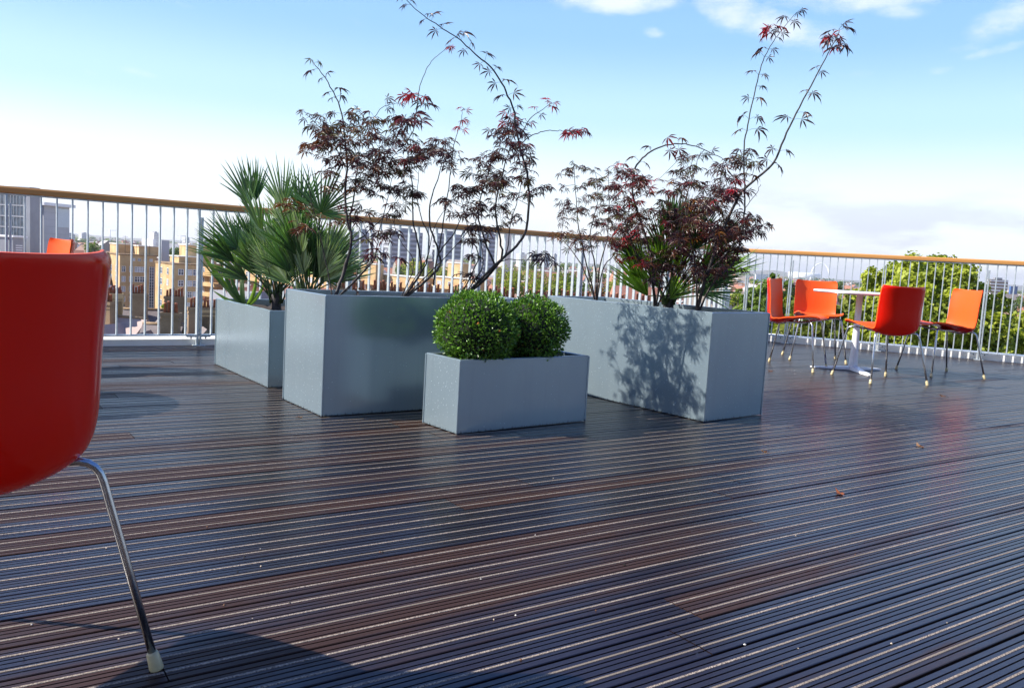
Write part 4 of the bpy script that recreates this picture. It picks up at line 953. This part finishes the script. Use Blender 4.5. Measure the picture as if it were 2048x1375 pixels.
house('narrow brown house whose tall stack stands left of the pale tiled roof', 206, 246, 612, 108, R_(20), MAT['slate'], 9, 3.6, ((.10, 1.8, 7), (.9, 1.5, 5)), wall=MAT['brick_r'])
for k, px in enumerate(range(672, 1300, 74)):
    house(('house with its red chimney pots showing over the large planter, behind the left maple', 'house whose red pots show between the left and middle maples', 'house whose red pots show behind the middle maple stems', 'house whose red pots show behind the larger bush', 'house whose red pots show between the two bushes', 'house whose red pots show above the smaller bush', 'house whose red pots show left of the thin bronze maple', 'house whose red pots show right of the thin bronze maple', 'house whose red pots show beside the bright green palm')[min(k, 8)],
          px, px+72, 592+(px-672)*.05, 92, R_(8), MAT['slate'], 9, 3.6, ((.08, 1.0, 5), (.55, .9, 6)))

# tower blocks
def tower(label, px0, pxc, px1, ytop, D, yaw, mat, bands, name='tower_block', ybot=None, group='far tower blocks', bandmat=None, fl=2.9):
    B = Bld(label, 'tower', name, pxc, ytop, D, yaw, group); w = B.box('wall', px0, pxc, px1, ytop, D, mat)
    q = w['p']; mb = MB()
    for k in range(bands):
        z = w['zt']-1.4-k*fl
        if z < 1: break
        mb.box((q.x+w['lr']/2, q.y-.2, z), (w['lr']*.94, .6, fl*.42)); mb.box((q.x-.2, q.y+w['ll']/2, z), (.6, w['ll']*.9, fl*.42))
    if bands: mb.build('balcony_band', bandmat or MAT['wframe'], B.t)
    r = MB(); r.box((q.x+w['lr']*.5, q.y+w['ll']*.4, w['zt']+1), (w['lr']*.4, w['ll']*.5, 2.2)); r.build('rooftop_hut', MAT['grey_panel'], B.t)
    return B.done()
GP, LG = MAT['grey_panel'], MAT['lgrey_panel']
SLB2 = simple('concrete_balcony', (.42, .44, .48), .7, 0, .12, .3)
SLB = simple('concrete_slab_grey', (.22, .23, .26), .7, 0, .1, .2)
tower('grey slab block with balconies, seen just right of the fan palm', 700, 708, 748, 463, 520, 38, SLB, 20, bandmat=SLB2)
tower('wide grey slab block with pale end wall, behind the left maple stems', 768, 784, 846, 461, 520, 38, SLB, 20, bandmat=SLB2)
tower('wide grey slab block behind the middle maple stems', 866, 874, 926, 466, 540, 38, SLB, 20, bandmat=SLB2)
tower('grey slab block right of the middle maple, next to the slim cream tower', 960, 968, 995, 467, 560, 38, SLB, 20, bandmat=SLB2)
tower('slim cream and navy tower beside the arching maple stem', 996, 1012, 1024, 464, 600, 60, MAT['stone'], 0, bandmat=GP)
for lab, a in (('hazy round topped tower above the white rooftop box', (299, 308, 319, 465, 1500, 38)), ('hazy tower left of the railing post', (365, 371, 379, 474, 1700, 38)), ('hazy tower right of the railing post', (403, 409, 417, 475, 1800, 38)),
               ('low hazy block right of the office building', (128, 136, 150, 468, 1300, 30)), ('stepped hazy block on the far left skyline', (157, 164, 178, 466, 2200, 30)), ('white block far behind the arching maple stem', (1033, 1042, 1054, 507, 1500, 50)),
               ('small white block left of the thin bronze maple', (1058, 1063, 1070, 508, 1500, 50)), ('long pale block left of the thin bronze maple', (1080, 1088, 1100, 506, 2200, 50)), ('pale block behind the thin bronze maple', (1105, 1109, 1114, 508, 2300, 50)),
               ('far tower between the palm and the slab blocks', (540, 547, 556, 490, 1700, 38)), ('far tower left of the slab blocks', (660, 664, 672, 496, 1900, 38))):
    tower(lab, *a, SLB if 'white' not in lab else MAT['stone'], 9)
tower('brown brick slab with white balcony bands, right of the big tree', 1972, 1980, 2017, 558, 900, 20, MAT['brick_b'], 9, bandmat=MAT['wframe'], fl=3.4)
t = tower('small blue clad building right of the brown slab', 2019, 2022, 2036, 572, 1000, 20, simple('blue_cladding', (.05, .12, .30), .5), 0)
for lab, px, y0, y1, D in (('thin tower crane on the left skyline', 220, 459, 482, 1900), ('thin tower crane by the two hazy towers', 361, 470, 484, 2000)):
    b = at(px, y1, D); tp = at(px, y0, D); t = thing('tower_crane', lab, 'crane', (b.x, b.y, GZ)); H = tp.z-GZ
    mb = MB(); mb.tube([(0, 0, 0), (0, 0, H)], .9, 4); mb.build('mast', LG, t); jb = MB(); jb.tube([(-9, 0, H-2), (16, 4, H-1)], .6, 4); jb.build('jib', LG, t)
# stadium with its arch
D_ = 6000; l_, r_, tp = at(1622, 551, D_), at(1660, 552, D_), at(1648, 527, D_)
t = thing('stadium', 'white stadium with a tall white arch on the horizon, between two orange chairs', 'stadium', (l_.x, l_.y, GZ))
P = []
for i in range(25):
    u = i/24; x = l_.x+(r_.x-l_.x)*(.5-.5*math.cos(math.pi*u)); k = math.sin(math.pi*u)**.75; sk = .35*math.sin(math.pi*u)
    P.append((x-l_.x+sk*(r_.x-l_.x)*.42, k*60, (tp.z-GZ)*k+.1))
mb = MB(); mb.tube(P, 4.6, 8); mb.build('arch', MAT['whitewall'], t)
bw = MB(); bl = at(1588, 549, D_).x-l_.x; br_ = at(1652, 549, D_).x-l_.x; cxx = (bl+br_)/2; rr = (br_-bl)/2
bw.lathe([(rr*.96, 0), (rr, at(1600, 546, D_).z-GZ), (rr*.94, at(1600, 544.5, D_).z-GZ), (rr*.5, at(1600, 546, D_).z-GZ)], 40, (cxx, 120, 0)); bw.build('bowl', MAT['whitewall'], t)
mb = Bld('long white flat roofed shed beyond the round tree', 'building', 'warehouse', 1512, 548, 1400, 10); w = mb.box('wall', 1509, 1512, 1538, 549, 1400, MAT['whitewall']); mb.cap(w, 1.2, .6, MAT['whitewall'], 'roof')

# ------------------------------------------------------------------ trees
def leaves(P, out, n, size, rng, C):
    nm = out + rng.normal(size=(n, 3))*.6 + np.array([0, 0, .35]); nm /= np.linalg.norm(nm, axis=1)[:, None]
    u = np.cross(nm, rng.normal(size=(n, 3))); u /= np.linalg.norm(u, axis=1)[:, None]; v = np.cross(nm, u)
    s = (size*rng.uniform(.6, 1.25, n))[:, None]
    V = np.stack([P-u*s*.5, P+v*s*.42-u*s*.05+nm*s*.12, P+u*s*.55-nm*s*.1, P-v*s*.42-u*s*.05+nm*s*.12], 1).reshape(-1, 3)
    i = np.arange(n)[:, None]*4
    return V, np.concatenate([i+np.array([[0, 1, 2]]), i+np.array([[0, 2, 3]])], 0), np.repeat(C, 4, 0)
def tree(label, lobes, D, n, size, c0, c1, seed, group='trees beyond the railing', deep=1.0, name='broadleaf_tree'):
    """lobes: (px, py, radius px, depth offset) of the masses of the crown"""
    rng = np.random.default_rng(seed); base = None; Vs, Fs, Cs, b = [], [], [], 0
    L = [(np.array(at(x, y, D+dd)), r*(D+dd)/F_PX) for x, y, r, dd in lobes]
    ctr = sum(p for p, _ in L)/len(L); base = Vector((ctr[0], ctr[1]+.3, GZ))
    t = thing(name, label, 'tree', tuple(base), 0, group)
    tot = sum(r*r for _, r in L)
    for p, r in L:
        k = max(30, int(n*r*r/tot)); d = rng.normal(size=(k, 3)); d /= np.linalg.norm(d, axis=1)[:, None]
        ns = max(10, int(20*min(1.6, r)))                             # sprays: small clumps that break the outline
        sd_ = rng.normal(size=(ns, 3)); sd_ /= np.linalg.norm(sd_, axis=1)[:, None]; sr = rng.uniform(.80, 1.16, ns)
        pick = rng.integers(0, ns, k); spread = r*rng.uniform(.10, .26, ns)[pick]
        loose = rng.random(k) < .24
        Pp = np.where(loose[:, None], d*r*(rng.random(k)**.4)[:, None], sd_[pick]*(r*sr[pick])[:, None] + rng.normal(size=(k, 3))*spread[:, None]*.62)*np.array([1, 1, .92]) + p
        out = Pp-p; out /= np.linalg.norm(out, axis=1)[:, None]+1e-9
        tone = np.clip(rng.random(ns)[pick]*.75+rng.random(k)*.35, 0, 1)[:, None]
        C = np.array(c0)*(1-tone)+np.array(c1)*tone
        V, Fq, Cc = leaves(Pp-np.array(base), out, k, size, rng, C); Vs.append(V); Fs.append(Fq+b); Cs.append(Cc); b += len(V)
    np_obj('crown', np.concatenate(Vs), np.concatenate(Fs), np.concatenate(Cs), MAT['tree'], t)
    tk = MB(); h = ctr[2]-GZ; sc = max(.12, min(.5, D/110)); rad = max(.16, .025*h)
    tk.tube([(0, 0, -.3), (.05*rad, 0, h*.3), (-.3*rad, .1, h*.65), (.1, 0, h)], [rad*1.25, rad, rad*.75, rad*.4], 8)
    for p, r in L[:14]:
        q = Vector(p)-base; s0 = Vector((0, 0, h*.55)); tk.tube([s0, s0.lerp(q, .55)+Vector((0, 0, -.1*r)), q], [rad*.5, rad*.3, rad*.1], 6)
    tk.build('trunk', MAT['trunk'], t); return t
YG0, YG1 = (.10, .14, .016), (.36, .40, .045)
MG0, MG1 = (.050, .10, .016), (.16, .24, .040)
DG0, DG1 = (.022, .045, .014), (.060, .095, .028)
tree('largest yellow green tree, filling the view behind the table and chairs', [(1760, 600, 45, 1), (1790, 560, 38, 2), (1755, 660, 50, 0), (1828, 565, 45, 0), (1868, 555, 45, 1), (1885, 545, 24, 1), (1872, 522, 12, 1), (1905, 570, 45, 0), (1830, 630, 55, -1), (1890, 640, 60, -1), (1945, 600, 40, 0), (1950, 670, 55, -1), (1800, 700, 55, -1), (1880, 710, 60, -1), (1985, 640, 38, 0), (1990, 700, 45, -1), (1730, 640, 28, 0), (1960, 720, 60, -1), (1745, 560, 22, 1), (2000, 605, 18, 0)], 27, 76000, .135, (.12, .165, .018), (.42, .46, .05), 31)
tree('round dark green tree behind the side-on orange chair', [(1535, 590, 38, 0), (1520, 620, 40, 0), (1550, 625, 40, 0), (1510, 660, 40, 0), (1550, 670, 45, 0), (1580, 640, 22, 0), (1500, 630, 22, 0)], 46, 9000, .27, MG0, (.20, .28, .04), 32)
tree('low yellow green tree under the orange chair seats', [(1600, 640, 30, 0), (1640, 640, 38, 0), (1690, 640, 36, 0), (1580, 680, 40, 0), (1640, 690, 45, 0), (1700, 690, 45, 0), (1590, 610, 18, 0), (1700, 600, 20, 0), (1720, 620, 20, 0)], 34, 12000, .22, YG0, (.26, .28, .045), 33)
tree('yellow green tree in the lower right corner behind the railing', [(2050, 640, 24, 0), (2040, 680, 34, 0), (2075, 670, 40, 0), (2060, 720, 40, 0)], 30, 5000, .2, YG0, YG1, 34)
tree('dark green tree behind the round tree, left of the railing post', [(1588, 585, 14, 0), (1600, 600, 16, 0), (1590, 615, 20, 0)], 90, 1500, .5, DG0, DG1, 35)
for k, (lab, x, y, r, D, n, pal) in enumerate((
    ('broad yellow green tree filling the gap right of the arching stem', 1030, 572, 24, 170, 2200, YG0+YG1), ('broad bright tree between the two clipped bushes and the railing', 1075, 575, 24, 160, 2200, MG0+YG1), ('broad green tree just left of the wide railing post', 1128, 572, 22, 165, 2200, MG0+YG1), ('broad green tree just right of the wide railing post', 1160, 574, 20, 170, 1800, MG0+MG1),
    ('pale yellow tree in front of the slim cream tower', 1000, 556, 18, 260, 1200, YG0+YG1), ('dark green tree below the left slab block', 716, 532, 18, 330, 1000, DG0+MG1), ('dark green tree below the wide slab block', 800, 540, 18, 340, 1000, DG0+MG1), ('dark green tree below the middle slab block', 905, 545, 18, 340, 1000, DG0+MG1), ('grey green tree far behind the thin bronze maple', 1190, 552, 18, 380, 1000, DG0+MG1), ('grey green tree far behind the bright palm', 1240, 556, 18, 380, 1000, DG0+MG1),
    ('rounded green tree on the left skyline, right of the orange chair top', 180, 494, 16, 330, 1200, MG0+MG1), ('dark green tree beside the grey stair tower', 348, 506, 18, 300, 1400, DG0+MG1), ('small green tree among the roofs below the yellow block', 335, 612, 14, 110, 1200, MG0+YG1),
    ('yellow tree above the balcony block, left', 450, 512, 22, 270, 1500, YG0+YG1), ('yellow tree above the balcony block, right', 490, 516, 22, 270, 1500, YG0+YG1), ('green tree behind the fan palm stalks', 560, 520, 26, 280, 1500, MG0+YG1), ('green tree at the right of the fan palms', 640, 525, 24, 280, 1400, MG0+MG1),
    ('yellow tree left of the bare trunk', 690, 548, 24, 260, 1500, YG0+YG1), ('bright yellow tree right of the bare trunk', 725, 540, 20, 270, 1400, YG0+YG1), ('green tree above the flat brick roof', 820, 530, 20, 300, 1400, MG0+YG1), ('yellow tree between the two middle stems', 846, 536, 20, 280, 1400, YG0+YG1),
    ('green tree behind the middle maple', 880, 540, 18, 290, 1200, MG0+YG1), ('tall yellow tree beside the arching stem', 1015, 545, 24, 250, 1600, YG0+YG1), ('green tree under the cream tower', 1040, 556, 24, 240, 1500, MG0+YG1), ('wide green tree above the smaller bush', 1080, 556, 26, 230, 1800, MG0+YG1),
    ('bright green tree left of the wide post', 1112, 560, 24, 200, 1800, MG0+YG1), ('green tree right of the wide post', 1140, 562, 24, 200, 1800, MG0+MG1), ('dull green tree far behind the wide post', 1120, 535, 18, 500, 900, DG0+MG1), ('dark tree far behind the arching stem', 1060, 530, 18, 500, 900, DG0+MG1),
    ('orange tinted tree left of the bright palm', 1192, 578, 15, 160, 900, (.20, .10, .03, .36, .18, .05)), ('green tree left of the bright palm', 1225, 572, 20, 200, 1300, MG0+YG1), ('green tree behind the bright palm', 1260, 565, 20, 260, 1000, MG0+MG1), ('small tree right of the dark palm fan', 1478, 590, 18, 120, 1000, MG0+YG1),
    ('distant tree by the warehouse', 1560, 560, 8, 700, 400, DG0+MG1), ('distant tree left of the big tree', 1680, 570, 12, 420, 700, DG0+MG1), ('distant tree right of the brown slab', 2030, 612, 16, 260, 900, DG0+MG1), ('tree below the red roofs at the right edge', 2040, 600, 12, 300, 700, MG0+MG1))):
    rr_ = random.Random(100+k)
    lb = [(x, y, r*.62, 0)] + [(x+rr_.uniform(-.8, .8)*r, y+rr_.uniform(-.3, .9)*r, r*rr_.uniform(.4, .6), rr_.uniform(-3, 3)) for _ in range(5)]
    tree(lab, lb, D, n, max(.35, D*2.6/F_PX), pal[:3], pal[3:], 200+k, 'trees across the city')

# roofs and woods that read as one mass, ground and hills
rng = np.random.default_rng(77)
def far_roofs():
    mb = MB(); R = random.Random(5)
    for _ in range(8200):
        px = R.uniform(-750, 2500); D = (360 if 170 < px < 480 or 1470 < px < 2060 or (700 < px < 1000) else 170)*math.exp(R.random()**.8*math.log(16)); p = at(px, 600, D); az = R.choice((.3, .9, 1.7, 2.4))+R.uniform(-.2, .2)
        L, w, h = R.uniform(8, 18), R.uniform(7, 11), R.uniform(5, 9)
        if R.random() < .05: h *= 1.8
        cs, sn = math.cos(az), math.sin(az); T = lambda x, y, z: (p.x+x*cs-y*sn, p.y+x*sn+y*cs, GZ+z)
        wc = R.choice(((.55, .52, .47), (.42, .22, .14), (.36, .25, .17), (.62, .60, .58), (.40, .20, .13), (.30, .26, .22))); rc = R.choice(((.26, .11, .075), (.32, .14, .09), (.20, .17, .16), (.22, .13, .10), (.40, .38, .37)))
        vs = [T(-L/2, -w/2, 0), T(L/2, -w/2, 0), T(L/2, w/2, 0), T(-L/2, w/2, 0), T(-L/2, -w/2, h), T(L/2, -w/2, h), T(L/2, w/2, h), T(-L/2, w/2, h), T(-L/2, 0, h+w*.42), T(L/2, 0, h+w*.42)]
        mb.add(vs[:8]+vs[8:], [(0, 1, 5, 4), (1, 2, 6, 9, 5), (2, 3, 7, 6), (3, 0, 4, 8, 7)], 0, False, wc)
        mb.add(vs[4:], [(0, 1, 5, 4), (3, 4, 5, 2)], 0, False, rc)
    t = NT('distant_masonry'); t.set(Base_Color=t.attr(), Roughness=.85)
    tag(mb.build('distant_rooftops', t.m), kind='stuff')
far_roofs()
def far_woods():
    Vs, Fs, Cs, b = [], [], [], 0
    for _ in range(1500):
        px = rng.uniform(-750, 2500); D = 330*math.exp(rng.random()*math.log(16)); p = np.array(at(px, 600, D)); p[2] = GZ
        r = rng.uniform(3.5, 7.5)*(1+D/2500); n = 60; d = rng.normal(size=(n, 3)); d /= np.linalg.norm(d, axis=1)[:, None]; d[:, 2] = np.abs(d[:, 2])
        P = p+d*np.array([r*1.5, r*1.5, r*1.3])*rng.uniform(.6, 1.05, n)[:, None]; k = rng.random(n)[:, None]*.7+rng.random()*.3
        C = np.array(DG0)*(1-k)+np.array(MG1 if rng.random() < .7 else YG1)*k
        V, Fq, Cc = leaves(P, d, n, r*.75, rng, C); Vs.append(V); Fs.append(Fq+b); Cs.append(Cc); b += len(V)
    tag(np_obj('distant_woods', np.concatenate(Vs), np.concatenate(Fs), np.concatenate(Cs), MAT['tree']), kind='stuff')
far_woods()
g = NT('city_ground'); n1 = g.noise(g.map(), .02, 6, .7); n2 = g.noise(g.map(), .15, 4, .6)
c = g.mix(g.rng(n1, .4, .6), (.06, .08, .035), (.16, .13, .11)); c = g.mix(g.math('MULTIPLY', g.rng(n2, .45, .6), .6), c, (.07, .07, .07)); g.set(Base_Color=c, Roughness=.9)
gm = MB(); gm.add([(math.cos(a*math.pi/24)*12500, math.sin(a*math.pi/24)*12500, GZ) for a in range(48)], [tuple(range(48))]); tag(gm.build('ground', g.m), kind='structure')
hm = MB(); R = random.Random(8); cols, rows = 220, 8; vs = []
ph = [R.uniform(0, 6.28) for _ in range(8)]
for i in range(cols+1):
    px = -300+2700*i/cols; bump = 12+9*math.sin(px/170+ph[0])+6*math.sin(px/61+ph[1])+3*math.sin(px/23+ph[2])+62*math.exp(-((px-1540)/48)**2)+30*math.exp(-((px-1420)/80)**2)+34*math.exp(-((px-1990)/110)**2)+20*math.exp(-((px-420)/150)**2)
    d = plan(px, 600)
    for j in range(rows+1):
        f = j/rows; dist = 5600+f*4200; z = GZ+(bump+18)*math.sin(math.pi*min(1, f*1.0)*.5)**1.5 if f < .75 else GZ+(bump+18)*.92
        vs.append((d.x*dist/max(.2, d.y), dist, z-1 if j else GZ-2))
hm.add(vs, [(i*(rows+1)+j, (i+1)*(rows+1)+j, (i+1)*(rows+1)+j+1, i*(rows+1)+j+1) for i in range(cols) for j in range(rows)], 0, True)
hg = NT('hill_cover'); n1 = hg.noise(hg.map(), .012, 5, .65); hg.set(Base_Color=hg.mix(hg.rng(n1, .42, .58), (.045, .07, .03), (.20, .16, .13)), Roughness=.9)
tag(hm.build('hills', hg.m), kind='structure')

# pavilion with a glazed front that stands behind the camera (it shows in the glossy chair backs)
B_ = thing('roof_pavilion', 'glazed pavilion on the terrace behind the camera', 'building', (.6, -3.1, 0), 0)
mb = MB(); mb.box((5, -2, 1.65), (10, 4, 3.3)); mb.build('wall', simple('dark_cladding', (.10, .10, .11), .5), B_)
mb = MB(); gb = MB()
for k in range(7): mb.box((.35+k*1.55, .05, 1.5), (.07, .09, 2.7))
mb.box((5, .05, 2.88), (9.6, .08, .08)); mb.build('window_frame', MAT['wframe'], B_); gb.box((5, .02, 1.5), (9.5, .05, 2.65)); gb.build('glazing', MAT['glass'], B_)

# ------------------------------------------------------------------ air
hz = MB(); hz.box((0, 0, 60), (25600, 25600, 164)); ho = hz.build('haze', None or simple('haze_air', (1, 1, 1)))
hmt = ho.data.materials[0]; nt = hmt.node_tree; nt.nodes.clear(); mo = nt.nodes.new('ShaderNodeOutputMaterial'); pv = nt.nodes.new('ShaderNodeVolumePrincipled')
pv.inputs['Color'].default_value = (.93, .95, 1, 1); pv.inputs['Density'].default_value = .00009; pv.inputs['Anisotropy'].default_value = .2
nt.links.new(pv.outputs[0], mo.inputs['Volume']); tag(ho, kind='stuff')
